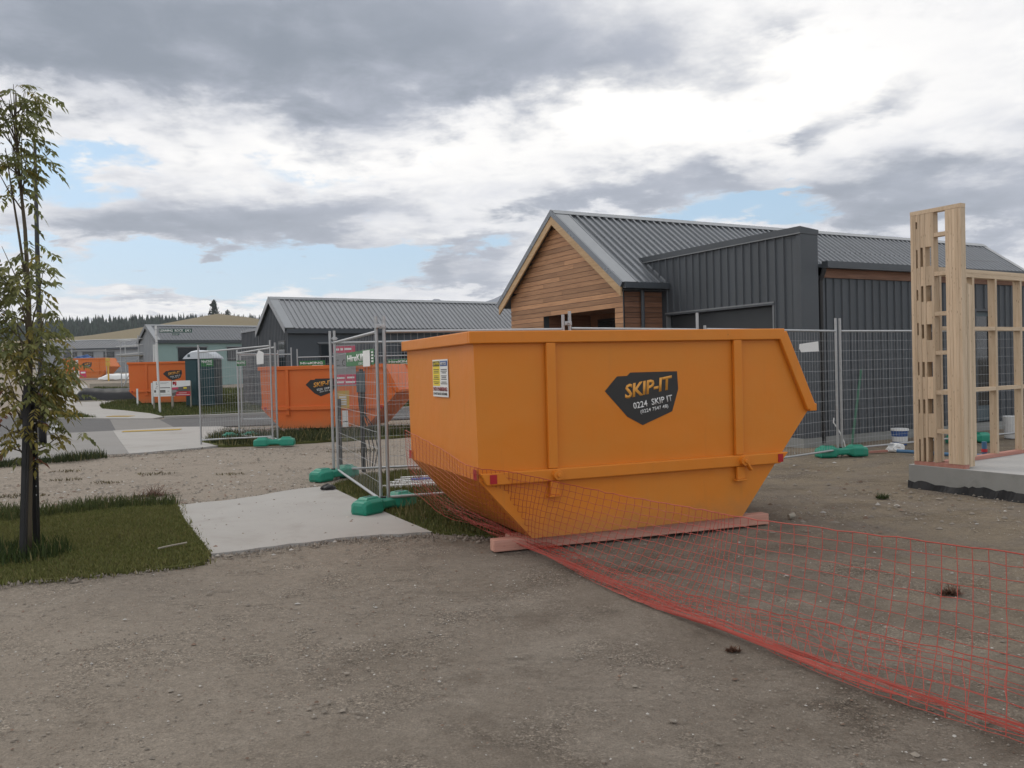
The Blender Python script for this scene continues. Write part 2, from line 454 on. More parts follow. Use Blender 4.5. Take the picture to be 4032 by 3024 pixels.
def lawnmat(name, a, c2):
    m, t, b = newmat(name)
    v = coords(t)
    n = noise(t, v, 2.2, 6, 0.65)
    c = mixc(t, sstep(t, n, 0.3, 0.7), (*a, 1), (*c2, 1))
    f = noise(t, v, 60, 4, 0.7)
    s = N(t, 'ShaderNodeVectorMath', operation='SCALE')
    t.links.new(c, s.inputs[0])
    plug(t, s.inputs['Scale'], M(t, 'MULTIPLY_ADD', f, 1.2, 0.4))
    t.links.new(s.outputs[0], b.inputs['Base Color'])
    b.inputs['Roughness'].default_value = 0.95
    b.inputs['Specular IOR Level'].default_value = 0.1
    bump(t, b, f, 0.8, 0.03)
    return m


MAT['lawn'] = lawnmat('lawn_soil', (0.080, 0.092, 0.028), (0.120, 0.118, 0.042))
MAT['hill'] = lawnmat('dry_grass_hill', (0.185, 0.155, 0.095), (0.235, 0.195, 0.125))
MAT['woodfloor'] = lawnmat('forest_floor', (0.02, 0.03, 0.02), (0.03, 0.04, 0.025))
MAT['mountain'] = surf('haze_blue_rock', (0.085, 0.10, 0.135), 0.95, 0, 0.25, 0.01, 0)  # distance haze painted into the rock as a blue tint


# ------------------------------------------------------------------ mesh building
class MB:
    def __init__(s):
        s.v, s.f, s.tint = [], [], []

    def face(s, pts):
        i = len(s.v)
        s.v += [tuple(p) for p in pts]
        s.f.append(tuple(range(i, i + len(pts))))

    def hexa(s, p):
        i = len(s.v)
        s.v += [tuple(q) for q in p]
        for a in ((0, 3, 2, 1), (4, 5, 6, 7), (0, 1, 5, 4), (1, 2, 6, 5), (2, 3, 7, 6), (3, 0, 4, 7)):
            s.f.append(tuple(i + k for k in a))

    def box(s, x0, x1, y0, y1, z0, z1):
        s.hexa([(x0, y0, z0), (x1, y0, z0), (x1, y1, z0), (x0, y1, z0), (x0, y0, z1), (x1, y0, z1), (x1, y1, z1), (x0, y1, z1)])
        return s

    def beam(s, a, b, w, h, up=(0, 0, 1)):
        a, b = Vector(a), Vector(b)
        d = (b - a).normalized()
        u = Vector(up)
        sd_ = d.cross(u).normalized() * (w / 2)
        u2 = sd_.cross(d).normalized() * (h / 2)
        s.hexa([a - sd_ - u2, a + sd_ - u2, b + sd_ - u2, b - sd_ - u2, a - sd_ + u2, a + sd_ + u2, b + sd_ + u2, b - sd_ + u2])
        return s

    def tube(s, pts, r, n=8, cap=True):
        pts = [Vector(p) for p in pts]
        rs = r if isinstance(r, (list, tuple)) else [r] * len(pts)
        rings = []
        prev = None
        for k, p in enumerate(pts):
            d = (pts[min(k + 1, len(pts) - 1)] - pts[max(k - 1, 0)]).normalized()
            ref = Vector((0, 0, 1)) if abs(d.z) < 0.9 else Vector((1, 0, 0))
            if prev is not None:
                ref = prev
            a = (ref - d * ref.dot(d))
            if a.length < 1e-4:
                a = d.orthogonal()
            a.normalize()
            prev = a
            b = d.cross(a)
            i0 = len(s.v)
            for j in range(n):
                an = 2 * math.pi * j / n
                s.v.append(tuple(p + (a * math.cos(an) + b * math.sin(an)) * rs[k]))
            rings.append(i0)
        for k in range(len(rings) - 1):
            for j in range(n):
                j2 = (j + 1) % n
                s.f.append((rings[k] + j, rings[k] + j2, rings[k + 1] + j2, rings[k + 1] + j))
        if cap:
            s.f.append(tuple(rings[0] + j for j in reversed(range(n))))
            s.f.append(tuple(rings[-1] + j for j in range(n)))
        return s

    def prism(s, poly, o, ax, ay, ext):
        """polygon in plane (o, ax, ay) extruded along ext"""
        o, ax, ay, ext = map(Vector, (o, ax, ay, ext))
        n = len(poly)
        i = len(s.v)
        for a, b in poly:
            s.v.append(tuple(o + ax * a + ay * b))
        for a, b in poly:
            s.v.append(tuple(o + ax * a + ay * b + ext))
        s.f.append(tuple(i + k for k in reversed(range(n))))
        s.f.append(tuple(i + n + k for k in range(n)))
        for k in range(n):
            k2 = (k + 1) % n
            s.f.append((i + k, i + k2, i + n + k2, i + n + k))
        return s

    def mesh(s, name):
        me = bpy.data.meshes.new(name)
        me.from_pydata(s.v, [], s.f)
        me.validate()
        if s.tint:
            ca = me.color_attributes.new('tint', 'FLOAT_COLOR', 'POINT')
            arr = np.ones((len(s.v), 4), dtype=np.float32)
            arr[:, :3] = np.array(s.tint, dtype=np.float32)
            ca.data.foreach_set('color', arr.ravel())
        bm = bmesh.new()
        bm.from_mesh(me)
        bmesh.ops.recalc_face_normals(bm, faces=bm.faces)
        bm.to_mesh(me)
        bm.free()
        return me


def npmesh(name, V, F, tint=None):
    me = bpy.data.meshes.new(name)
    V = np.asarray(V, dtype=np.float32)
    F = np.asarray(F, dtype=np.int32)
    me.vertices.add(len(V))
    me.vertices.foreach_set('co', V.ravel())
    k = F.shape[1]
    me.loops.add(F.size)
    me.loops.foreach_set('vertex_index', F.ravel())
    me.polygons.add(len(F))
    me.polygons.foreach_set('loop_start', np.arange(0, F.size, k, dtype=np.int32))
    me.polygons.foreach_set('loop_total', np.full(len(F), k, dtype=np.int32))
    if tint is not None:
        ca = me.color_attributes.new('tint', 'FLOAT_COLOR', 'POINT')
        arr = np.ones((len(V), 4), dtype=np.float32)
        arr[:, :3] = tint
        ca.data.foreach_set('color', arr.ravel())
    me.update(calc_edges=True)
    me.validate()
    return me


def link(name, me, mat=None, parent=None, loc=(0, 0, 0), rot=(0, 0, 0), label=None, smooth=False):
    if isinstance(me, MB):
        me = me.mesh(name)
    if mat is not None and not me.materials:
        me.materials.append(MAT[mat] if isinstance(mat, str) else mat)
    if smooth:
        me.polygons.foreach_set('use_smooth', [True] * len(me.polygons))
    o = bpy.data.objects.new(name, me)
    COL.objects.link(o)
    o.location = loc
    o.rotation_euler = rot
    if parent is not None:
        o.parent = parent
    if label:
        o['label'] = label
    return o


def bevel(o, w=0.006, seg=2):
    b = o.modifiers.new('bevel', 'BEVEL')
    b.width = w
    b.segments = seg
    b.limit_method = 'ANGLE'
    b.angle_limit = R(35)
    return o


def tag(o, label, cat, group=None):
    o['label'] = label
    o['category'] = cat
    if group:
        o['group'] = group
    return o


def thing(name, label, cat, loc=(0, 0, 0), rz=0.0, group=None):
    o = bpy.data.objects.new(name, None)
    COL.objects.link(o)
    o.empty_display_size = 0.2
    o.location = loc
    o.rotation_euler = (0, 0, rz)
    return tag(o, label, cat, group)


def struct(o, kind='structure'):
    o['kind'] = kind
    return o


def text_mesh(txt, w, h, depth=0.002, shear=0.0, offset=0.0, space=1.0):
    cv = bpy.data.curves.new('lettering', 'FONT')
    cv.body = txt
    cv.size = 1.0
    cv.shear = shear
    cv.offset = offset
    cv.space_character = space
    cv.resolution_u = 2
    to = bpy.data.objects.new('lettering', cv)
    COL.objects.link(to)
    dg = bpy.context.evaluated_depsgraph_get()
    me = bpy.data.meshes.new_from_object(to.evaluated_get(dg))
    bpy.data.objects.remove(to)
    bpy.data.curves.remove(cv)
    me.materials.clear()
    n = len(me.vertices)
    co = np.zeros(n * 3, dtype=np.float32)
    me.vertices.foreach_get('co', co)
    co = co.reshape(-1, 3)
    mn, mxx = co.min(0), co.max(0)
    co[:, 0] = (co[:, 0] - mn[0]) / max(mxx[0] - mn[0], 1e-5) * w
    co[:, 1] = (co[:, 1] - mn[1]) / max(mxx[1] - mn[1], 1e-5) * h
    me.vertices.foreach_set('co', co.ravel())
    bm = bmesh.new()
    bm.from_mesh(me)
    ret = bmesh.ops.extrude_face_region(bm, geom=bm.faces[:])
    vv = [g for g in ret['geom'] if isinstance(g, bmesh.types.BMVert)]
    bmesh.ops.translate(bm, verts=vv, vec=(0, 0, depth))
    bmesh.ops.recalc_face_normals(bm, faces=bm.faces)
    bm.to_mesh(me)
    bm.free()
    return me


FRONT = (R(90), 0, 0)            # plate/text facing local -y
LEFTF = (R(90), 0, R(-90))       # facing local -x


def lettering(txt, parent, x, z, w, h, mat='white', face='front', y=-0.004, ang=0.0, shear=0.0, offset=0.0, depth=0.002, space=1.0):
    me = text_mesh(txt, w, h, depth, shear, offset, space)
    o = link('lettering', me, mat, parent)
    if face == 'front':
        o.rotation_euler = (Matrix.Rotation(-ang, 4, 'Y') @ Euler(FRONT).to_matrix().to_4x4()).to_euler()
        o.location = (x, y, z)
    else:
        o.rotation_euler = LEFTF
        o.location = (y, x, z)
    return o


def plate(name, parent, x0, x1, z0, z1, mat, y=-0.003, t=0.003):
    return link(name, MB().box(x0, x1, y - t, y, z0, z1), mat, parent)


# ------------------------------------------------------------------ terrain
def gh(Y):
    if Y < 16:
        return 0.0
    if Y < 62:
        return 0.00065 * (Y - 16) ** 2
    if Y < 130:
        return 0.00065 * 46 ** 2 + 0.032 * (Y - 62)
    return 0.00065 * 46 ** 2 + 0.032 * 68


def fbm2(x, y, seed=0):
    r_ = np.random.default_rng(seed)
    out = np.zeros_like(x)
    amp, fr = 1.0, 1.0
    for _ in range(4):
        for _ in range(3):
            a = r_.uniform(0, 2 * np.pi)
            ph = r_.uniform(0, 6.28)
            out += amp * np.sin((x * np.cos(a) + y * np.sin(a)) * fr + ph) / 3
        amp *= 0.55
        fr *= 2.1
    return out


def build_ground():
    xs = np.concatenate([-np.geomspace(14, 900, 30)[::-1], np.linspace(-13.7, 9.7, 180), np.geomspace(10, 900, 34)])
    ys = np.concatenate([-np.geomspace(1.3, 300, 14)[::-1], np.linspace(-1, 17, 150), np.linspace(17.3, 62, 70), np.geomspace(63, 900, 30)])
    gx, gy = np.meshgrid(xs, ys)
    ghv = np.vectorize(gh)(gy)
    near = np.clip((22 - np.abs(gy)) / 6, 0, 1) * np.clip((14 - np.abs(gx)) / 4, 0, 1)
    z = ghv - 0.014 * near + near * 0.012 * fbm2(gx * 1.7, gy * 1.7, 3) - 0.03 * (1 - near)
    z = np.minimum(z, ghv - 0.002)
    V = np.stack([gx.ravel(), gy.ravel(), z.ravel()], 1)
    nx = len(xs)
    i = (np.arange(len(ys) - 1)[:, None] * nx + np.arange(nx - 1)[None, :]).ravel()
    F = np.stack([i, i + 1, i + nx + 1, i + nx], 1)
    struct(link('ground', npmesh('ground', V, F), 'ground', smooth=True))


build_ground()


def jitter_poly(poly, step=0.35, amp=0.05, seed=1, skip=()):
    r_ = random.Random(seed)
    out = []
    n = len(poly)
    for k in range(n):
        a, b = Vector(poly[k]), Vector(poly[(k + 1) % n])
        L = (b - a).length
        m = max(1, int(L / step))
        nrm = Vector((-(b - a).y, (b - a).x)).normalized()
        for j in range(m):
            p = a.lerp(b, j / m)
            if k not in skip and (j > 0):
                p = p + nrm * r_.uniform(-amp, amp)
            out.append((p.x, p.y))
    return out


def sheet(name, poly, off, mat, maxedge=1.2, lip=0.05):
    bm = bmesh.new()
    vs_ = [bm.verts.new((x, y, 0)) for x, y in poly]
    es = [bm.edges.new((vs_[i], vs_[(i + 1) % len(vs_)])) for i in range(len(vs_))]
    bmesh.ops.triangle_fill(bm, edges=es, use_beauty=True)
    for _ in range(6):
        le = [e for e in bm.edges if e.calc_length() > maxedge]
        if not le:
            break
        bmesh.ops.subdivide_edges(bm, edges=le, cuts=1, use_grid_fill=False)
        bmesh.ops.triangulate(bm, faces=bm.faces[:])
    border = [e for e in bm.edges if e.is_boundary]
    for v in bm.verts:
        v.co.z = gh(v.co.y) + off
    if lip:
        ret = bmesh.ops.extrude_edge_only(bm, edges=border)
        for g in ret['geom']:
            if isinstance(g, bmesh.types.BMVert):
                g.co.z -= lip
    bmesh.ops.recalc_face_normals(bm, faces=bm.faces)
    me = bpy.data.meshes.new(name)
    bm.to_mesh(me)
    bm.free()
    o = link(name, me, mat)
    return struct(o)


def inpoly(px, py, poly):
    c = np.zeros(len(px), bool)
    n = len(poly)
    for i in range(n):
        x1, y1 = poly[i]
        x2, y2 = poly[(i + 1) % n]
        if y1 == y2:
            continue
        c ^= ((y1 > py) != (y2 > py)) & (px < (x2 - x1) * (py - y1) / (y2 - y1) + x1)
    return c


# paving: sheets a few millimetres apart
SLAB = [(-3.92, 10.0), (-3.47, 9.02), (-2.55, 7.2), (-1.98, 7.55), (-1.36, 7.82), (-0.78, 7.94), (-1.27, 8.9), (-1.78, 9.94), (-2.44, 11.34), (-2.75, 11.2), (-3.1, 10.72), (-3.5, 10.25)]
struct(sheet('driveway_slab', jitter_poly(SLAB, 0.12, 0.035, 4, skip=(0, 1, 5, 6, 7)), 0.016, 'concrete'))
LAWN = [(-7.5, 5.6), (-4.4, 6.25), (-3.85, 6.4), (-3.35, 6.52), (-2.95, 6.68), (-2.51, 6.92), (-2.55, 7.2), (-3.47, 9.02), (-3.92, 10.0), (-4.2, 10.35), (-5.08, 10.4), (-5.3, 9.85), (-5.98, 10.0), (-8.2, 9.8)]
struct(sheet('lawn_verge', jitter_poly(LAWN, 0.15, 0.05, 5), 0.010, 'lawn'))
LAWN2 = [(-0.78, 7.96), (-1.27, 8.92), (-1.78, 9.96), (-2.42, 11.4), (-2.2, 12.3), (-1.6, 12.9), (1.5, 12.4), (3.2, 11.9), (2.3, 9.9), (1.0, 8.6), (0.2, 7.75), (-0.25, 7.72)]
struct(sheet('lawn_strip', jitter_poly(LAWN2, 0.15, 0.05, 6), 0.011, 'lawn'))
PAD = [(-11.09, 23.92), (-9.55, 24.72), (-8.3, 24.5), (-7.2, 23.2), (-6.35, 20.5), (-6.1, 19.0), (-6.46, 17.94), (-7.55, 16.94)]
struct(sheet('pedestrian_pad', jitter_poly(PAD, 0.3, 0.05, 7, skip=(0, 1, 7)), 0.024, 'concrete'))
FOOT = [(-17.0, 17.2), (-13.9, 19.3), (-12.44, 20.9), (-12.3, 22.3), (-12.3, 23.5), (-11.09, 23.92), (-7.55, 16.94), (-8.02, 16.85), (-9.0, 16.3), (-9.9, 15.3), (-12, 12.5), (-15, 12.0)]
struct(sheet('footpath', FOOT, 0.020, 'footpath'))
ROAD = [(-60, 40), (-30, 35.0), (-19.12, 32.0), (-16.11, 30.6), (-14.19, 29.7), (-13.66, 29.28), (-11.76, 28.7), (-10.34, 28.85), (8, 33), (40, 40), (40, 36), (10, 29.5), (-6, 25.2), (-8.87, 24.65), (-9.55, 24.74), (-11.09, 23.94), (-12.3, 23.52), (-12.3, 22.3), (-12.44, 20.9), (-13.9, 19.3), (-17, 17.2), (-24, 13), (-60, 0)]
struct(sheet('road', ROAD, 0.006, 'asphalt', 2.0))
CROSS = [(-13.66, 29.26), (-11.76, 28.66), (-9.7, 24.72), (-11.04, 23.98)]
struct(sheet('road_crossing', CROSS, 0.012, 'crossing'))
FARPATH = [(-16.3, 30.75), (-14.25, 29.8), (-12.07, 28.95), (-12.1, 29.9), (-13.37, 31.84), (-15.37, 34.14), (-16.98, 35.7), (-18.29, 38.2), (-19.0, 41.18), (-22.5, 46.5), (-25.6, 52.2), (-28.0, 56.86), (-30.3, 60.3), (-32.6, 62.3), (-29.5, 55.5), (-25, 47.5), (-21.4, 40.98), (-19.2, 36.8), (-17.9, 34.28), (-16.39, 32.9), (-14.6, 30.4)]
struct(sheet('far_footpath', FARPATH, 0.026, 'concrete'))
FARLAWN = [(-18.29, 38.2), (-16.98, 35.7), (-15.37, 34.14), (-13.37, 31.84), (-12.1, 29.9), (-10.55, 29.2), (-3, 31.2), (10, 34.4), (10, 44), (-8, 44), (-16, 50), (-23, 52.8), (-26.3, 54.5), (-24.5, 49), (-19.0, 41.3)]
struct(sheet('far_lawn', FARLAWN, 0.016, 'lawn', 2.0))
TONGUE = [(-17.6, 31.5), (-18.96, 34.12), (-17.9, 34.2), (-16.39, 32.8), (-14.8, 30.45), (-14.43, 30.1), (-15.8, 30.65)]
struct(sheet('grass_tongue', TONGUE, 0.018, 'lawn'))


def kerb(pts):
    mb = MB()
    for a, b in zip(pts[:-1], pts[1:]):
        mb.beam((a[0], a[1], gh(a[1]) + 0.05), (b[0], b[1], gh(b[1]) + 0.05), 0.16, 0.12)
    struct(bevel(link('kerb', mb, 'concrete'), 0.02))


kerb([(-30, 35.05), (-19.12, 32.08), (-16.3, 30.74)])
kerb([(-11.6, 28.74), (-10.34, 28.93), (-3, 30.7), (8, 33.1)])
kerb([(-24, 12.95), (-17, 17.15), (-13.95, 19.25), (-12.5, 20.8)])

for (a, b, lab) in (((-10.53, 23.30), (-9.09, 23.58), 'long yellow tactile strip on the near side of the crossing'),
                    ((-14.3, 30.6), (-13.4, 30.35), 'short yellow tactile strip on the far side of the crossing')):
    mb = MB()
    za, zb_ = gh(a[1]) + 0.034, gh(b[1]) + 0.034
    mb.beam((a[0], a[1], za), (b[0], b[1], zb_), 0.36, 0.012)
    d = Vector((b[0] - a[0], b[1] - a[1], zb_ - za))
    nrm = Vector((-d.y, d.x, 0)).normalized()
    for i in range(18):
        for j in range(4):
            p = Vector((a[0], a[1], za)) + d * ((i + .5) / 18) + nrm * ((j - 1.5) * 0.085)
            mb.box(p.x - .016, p.x + .016, p.y - .016, p.y + .016, p.z, p.z + .011)
    tag(link('tactile_strip', mb, 'tactile'), lab, 'tactile paving', 'tactile strips at the road crossing')


# ------------------------------------------------------------------ hills and forest
def crest(x):
    """height of the dry hill's crest at 350 m"""
    ang = np.degrees(np.arctan2(x, 350.0))
    pts_a = [-70, -50, -33, -27, -23.3, -20.6, -18.7, -16.8, -15.5, -12, -5, 10, 40, 70]
    pts_e = [1.0, 1.4, 2.0, 2.35, 2.9, 3.4, 3.72, 3.5, 3.1, 2.6, 2.2, 2.0, 1.5, 1.0]
    r_ = np.hypot(x, 350.0)
    return np.tan(np.radians(np.interp(ang, pts_a, pts_e))) * r_ + 1.5


def wood_crest(x):
    ang = np.degrees(np.arctan2(x, 560.0))
    pts_a = [-70, -40, -30, -27, -23, -19.5, -16.5, -14, -10, 0, 30, 70]
    pts_e = [1.6, 2.2, 2.7, 3.0, 3.05, 3.15, 2.95, 2.4, 1.8, 1.5, 1.4, 1.2]
    return np.tan(np.radians(np.interp(ang, pts_a, pts_e))) * np.hypot(x, 560.0) + 1.5


def heightfield(name, mat, xs, ys, fz):
    gx, gy = np.meshgrid(xs, ys)
    z = fz(gx, gy)
    V = np.stack([gx.ravel(), gy.ravel(), z.ravel()], 1)
    nx = len(xs)
    i = (np.arange(len(ys) - 1)[:, None] * nx + np.arange(nx - 1)[None, :]).ravel()
    return struct(link(name, npmesh(name, V, np.stack([i, i + 1, i + nx + 1, i + nx], 1)), mat, smooth=True))


BASE = gh(130)


def dry_z(x, y):
    k = np.clip((y - 115) / (350 - 115), 0, 1)
    c = crest(x * 350 / np.maximum(y, 1))
    up = BASE + (c - BASE) * (k * k * (3 - 2 * k))
    dn = np.clip((y - 350) / 80, 0, 1)
    return up - dn * dn * 14 + fbm2(x / 40, y / 40, 5) * 0.5 * k - 0.4 * (1 - k)


heightfield('dry_hill', 'hill', np.linspace(-900, 700, 130), np.linspace(112, 430, 50), dry_z)


def wood_z(x, y):
    k = np.clip((y - 380) / (560 - 380), 0, 1)
    c = wood_crest(x * 560 / y)
    dn = np.clip((y - 560) / 200, 0, 1)
    return 2 + (c - 2) * k - dn * np.maximum(c - 3, 0) + fbm2(x / 60, y / 60, 9) * 0.8


heightfield('wooded_hill', 'woodfloor', np.linspace(-1100, 800, 100), np.linspace(380, 760, 30), wood_z)


def mountain_z(x, y):
    a = np.degrees(np.arctan2(x, 2200.0))
    e = np.interp(a, [-40, -16, -9, -6.6, -5.4, -4.9, -4.3, -3.5, -2.9, -2.2, -1.2, -0.5, 0.6, 3, 12, 40], [.5, .8, 2.6, 3.85, 4.3, 4.66, 4.35, 4.45, 4.2, 4.15, 4.5, 4.85, 4.6, 3.6, 2.8, 1.5])
    c = np.tan(np.radians(e)) * np.hypot(x, 2200.0)
    k = 1 - np.clip(np.abs(y - 2200) / 500, 0, 1)
    return (c + 6) * k ** 0.8 + fbm2(x / 60, y / 60, 13) * 5 * k


heightfield('mountains', 'mountain', np.linspace(-1700, 1500, 260), np.linspace(1700, 2700, 25), mountain_z)


def conifers(n, place, hmin, hmax, seed):
    r_ = np.random.default_rng(seed)
    V, F, T = [], [], []
    base = 0
    k = 7
    for _ in range(n):
        x, y, z, s = place(r_)
        h = r_.uniform(hmin, hmax) * s
        w = h * r_.uniform(0.15, 0.22)
        g = r_.uniform(0.6, 1.25)
        col = np.array([0.020, 0.034, 0.023]) * g
        lean = r_.normal(0, 0.02, 2) * h
        for (b0, t0, ww) in ((0.02, 0.55, 1.0), (0.3, 0.8, 0.75), (0.58, 1.0, 0.48)):
            a = np.arange(k) / k * 2 * np.pi + r_.uniform(0, 6)
            rr = w * ww * r_.uniform(0.65, 1.25, k)
            ring = np.stack([x + rr * np.cos(a) + lean[0] * b0, y + rr * np.sin(a) + lean[1] * b0, z + h * (b0 + r_.uniform(-.03, .03, k))], 1)
            top = np.array([[x + lean[0] * t0, y + lean[1] * t0, z + h * t0]])
            V.append(np.concatenate([ring, top]))
            idx = np.arange(k)
            F.append(np.stack([base + idx, base + (idx + 1) % k, np.full(k, base + k)], 1))
            T.append(np.tile(col * r_.uniform(.8, 1.2), (k + 1, 1)))
            base += k + 1
    return np.concatenate(V), np.concatenate(F), np.concatenate(T)


def place_wood(r_):
    while True:
        y = r_.uniform(395, 585)
        a = R(r_.uniform(-42, -6))
        x = y * math.tan(a)
        zw = float(wood_z(np.array([[x]]), np.array([[y]]))[0, 0])
        if y < 430 and zw < float(dry_z(np.array([[x]]), np.array([[y]]))[0, 0]) - 2:
            continue
        return x, y, zw - 0.5, 1.0


V_, F_, T_ = conifers(8000, place_wood, 6.5, 11.0, 21)
struct(link('conifer_forest', npmesh('conifer_forest', V_, F_, T_), 'forest'), 'stuff')


def lone_conifer(label, x, y, z, h, wid, seed, cat='tree', name='pine_tree', group=None):
    t = thing(name, label, cat, (x, y, z), 0, group)
    link('trunk', MB().tube([(0, 0, -1), (0.05 * h * .2, 0, h * .9)], [h * .03, h * .006], 7), 'stem', t)
    r_ = np.random.default_rng(seed)
    V, F, T = [], [], []
    for i in range(420):
        k = r_.uniform(0.12, 1.0) ** 0.8
        rad = wid * (1 - k) ** 0.75 * r_.uniform(0.2, 1.0) + 0.02 * h
        a = r_.uniform(0, 6.28)
        c = np.array([rad * math.cos(a), rad * math.sin(a), h * k])
        s = h * r_.uniform(.03, .07)
        p = c + r_.normal(0, s, (3, 3))
        p[:, 2] -= np.array([0, s * .6, s * .6])
        b = len(V) * 3
        V.append(p)
        F.append([b, b + 1, b + 2])
        T.append(np.tile(np.array([0.022, 0.036, 0.022]) * r_.uniform(.6, 1.5), (3, 1)))
    link('crown', npmesh('crown', np.concatenate(V), F, np.concatenate(T)), 'forest', t)


px_ = 352 * math.tan(R(-18.9))
lone_conifer('tall dark pine standing alone on top of the dry grass hill', px_, 352, float(dry_z(np.array([[px_]]), np.array([[352.]]))[0, 0]) - .5, 7.2, 2.6, 4)
lone_conifer('broad low pine beside the tall one on the hilltop', px_ + 4.2, 356, float(dry_z(np.array([[px_ + 4.2]]), np.array([[356.]]))[0, 0]) - .8, 4.2, 3.4, 5)
bz = float(dry_z(np.array([[-73.]]), np.array([[150.]]))[0, 0])
lone_conifer('round dark bush above the ridge of the far grey house', -73.0, 150, bz - .3, 3.6, 2.2, 6, 'bush', 'bush')


# ------------------------------------------------------------------ skips
def skip_bin(label, loc, rz, mat, H=1.8, zb=0.1, W=2.1, letters=True, L=None, emblem_u=0.0, group='skip bins', reflectors=True, emblem_flip=False):
    t = thing('skip_bin', label, 'skip', loc, rz, group)
    zr = 0.58
    xl, xt, xtip = -0.47, 2.53, 2.86
    ztip = 0.595 * H
    bl, br = 0.0, 2.07
    prof = [(bl, zb), (br, zb), (xtip, ztip), (xt, H), (xl, H), (xl + .02, zr + .02)]
    # open shell: two sides and the end plates, with wall thickness
    mb = MB()
    n = len(prof)
    th = 0.012
    ins = []
    cx, cz = 1.1, 0.95
    for (u, z) in prof:
        du, dz = cx - u, cz - z
        l_ = math.hypot(du, dz)
        ins.append((u + du / l_ * th * 1.6, z + dz / l_ * th * 1.6 if z < H - .01 else z))
    for (y0, y1) in ((0, th), (W - th, W)):
        mb.prism(prof, (0, y0, 0), (1, 0, 0), (0, 0, 1), (0, y1 - y0, 0))
    for k in range(n):
        if k == 3:
            continue
        a, b = prof[k], prof[(k + 1) % n]
        ai, bi = ins[k], ins[(k + 1) % n]
        mb.hexa([(a[0], th, a[1]), (b[0], th, b[1]), (b[0], W - th, b[1]), (a[0], W - th, a[1]),
                 (ai[0], th, ai[1]), (bi[0], th, bi[1]), (bi[0], W - th, bi[1]), (ai[0], W - th, ai[1])])
    link('body', mb, mat, t)
    # folded rim
    mb = MB()
    e = 0.045
    mb.box(xl - e, xt + .02, -e, -0.002, H - .095, H + .004)
    mb.box(xl - e, xt + .02, W + .002, W + e, H - .095, H + .004)
    mb.box(xl - e, xl - .002, -.002, W + .002, H - .095, H + .004)
    for y in (-0.024, W + .024):
        d = Vector((xtip - xt, 0, ztip - H)).normalized()
        mb.beam((xt + .0 - d.x * .01, y, H - .045 - d.z * .01), (xtip - .035 + d.x * .05, y, ztip + .035 + d.z * .05), 0.043, 0.10, (d.z * -1, 0, d.x))
    d = Vector((xtip - xt, 0, ztip - H)).normalized()
    mb.beam((xtip + .0, -.045, ztip - .005), (xtip + .0, W + .045, ztip - .005), 0.085, 0.07, (0, 0, 1))
    bevel(link('rim', mb, mat, t), 0.008)
    for y0, y1 in ((-0.05, -0.002), (W + .002, W + .05)):
        mb = MB()
        mb.hexa([(xl + .07, y0, zr - .015), (2.47, y0, zr - .015), (2.47, y1, zr - .015), (xl + .07, y1, zr - .015),
                 (xl + .02, y0, zr + .085), (2.56, y0, zr + .085), (2.56, y1, zr + .085), (xl + .02, y1, zr + .085)])
        bevel(link('side_rail', mb, mat, t), 0.008)
        for u in (0.19, 2.03):
            mb = MB().box(u - .042, u + .042, y0 + .006, y1 - .006, zr + .087, H - .097)
            bevel(link('rib', mb, mat, t), 0.006)
            s = -1 if y0 < 0 else 1
            yb = y0 if s < 0 else y1
            mb = MB()
            mb.box(u - .035, u + .045, min(yb, yb - s * .035), max(yb, yb - s * .035), zr - .13, zr - .017)
            mb.box(u - .055, u + .062, min(yb + s * .018, yb - s * .04), max(yb + s * .018, yb - s * .04), zr - .145, zr - .131)
            mb.tube([(u + .02, yb - s * .01, zr + .035), (u + .02, yb + s * .05, zr + .035)], 0.042, 14)
            mb.tube([(u + .02, yb + s * .05, zr + .035), (u + .02, yb + s * .065, zr + .035)], 0.018, 10)
            if u > 1:
                mb.beam((u + .03, yb + s * .035, zr + .03), (u + .085, yb + s * .035, zr - .05), 0.02, 0.05, (0, 1, 0))
            bevel(link('lug', mb, mat, t), 0.004)
    if reflectors:
        for (x0, x1, y0, y1, z0, z1) in ((xl + .095, xl + .155, -.055, -.0505, zr - .002, zr + .072), (2.44, 2.495, -.055, -.0505, zr - .002, zr + .072),
                                         (xl - .006, xl - .0005, .0, .07, zr + .03, zr + .115), (xl - .006, xl - .0005, W - .07, W, zr + .03, zr + .115)):
            link('reflector', MB().box(x0, x1, y0, y1, z0, z1), 'reflector', t)
    if letters:
        du = emblem_u
        dz = (H - 1.8) * 0.75
        poly = [(.699, 1.287), (.818, 1.409), (.915, 1.411), (.947, 1.439), (1.413, 1.439), (1.421, 1.281), (1.355, 1.09), (1.058, .982), (.91, 1.061)]
        poly = [(a + du, b + dz) for a, b in poly]
        e_ = link('emblem', MB().prism(poly, (0, -.0005, 0), (1, 0, 0), (0, 0, 1), (0, -.003, 0)), 'signblack', t)
        lettering('SKIP-IT', e_, .892 + du, 1.213 + dz, .49, .122, 'signorange', ang=R(8.5), shear=.22, offset=.028, space=.96, depth=.0008)
        lettering('0224  SKIP IT', e_, .972 + du, 1.123 + dz, .395, .055, 'white', ang=R(8.5), offset=.012, depth=.0008)
        lettering('(0224 7547 48)', e_, 1.041 + du, 1.074 + dz, .28, .04, 'white', ang=R(8.5), offset=.008, depth=.0008)
    return t


RZ1 = R(21.4)
near_skip = skip_bin('large amber skip resting on two timber beams in the foreground', (0.135, 7.072, 0), RZ1, 'orange_near')


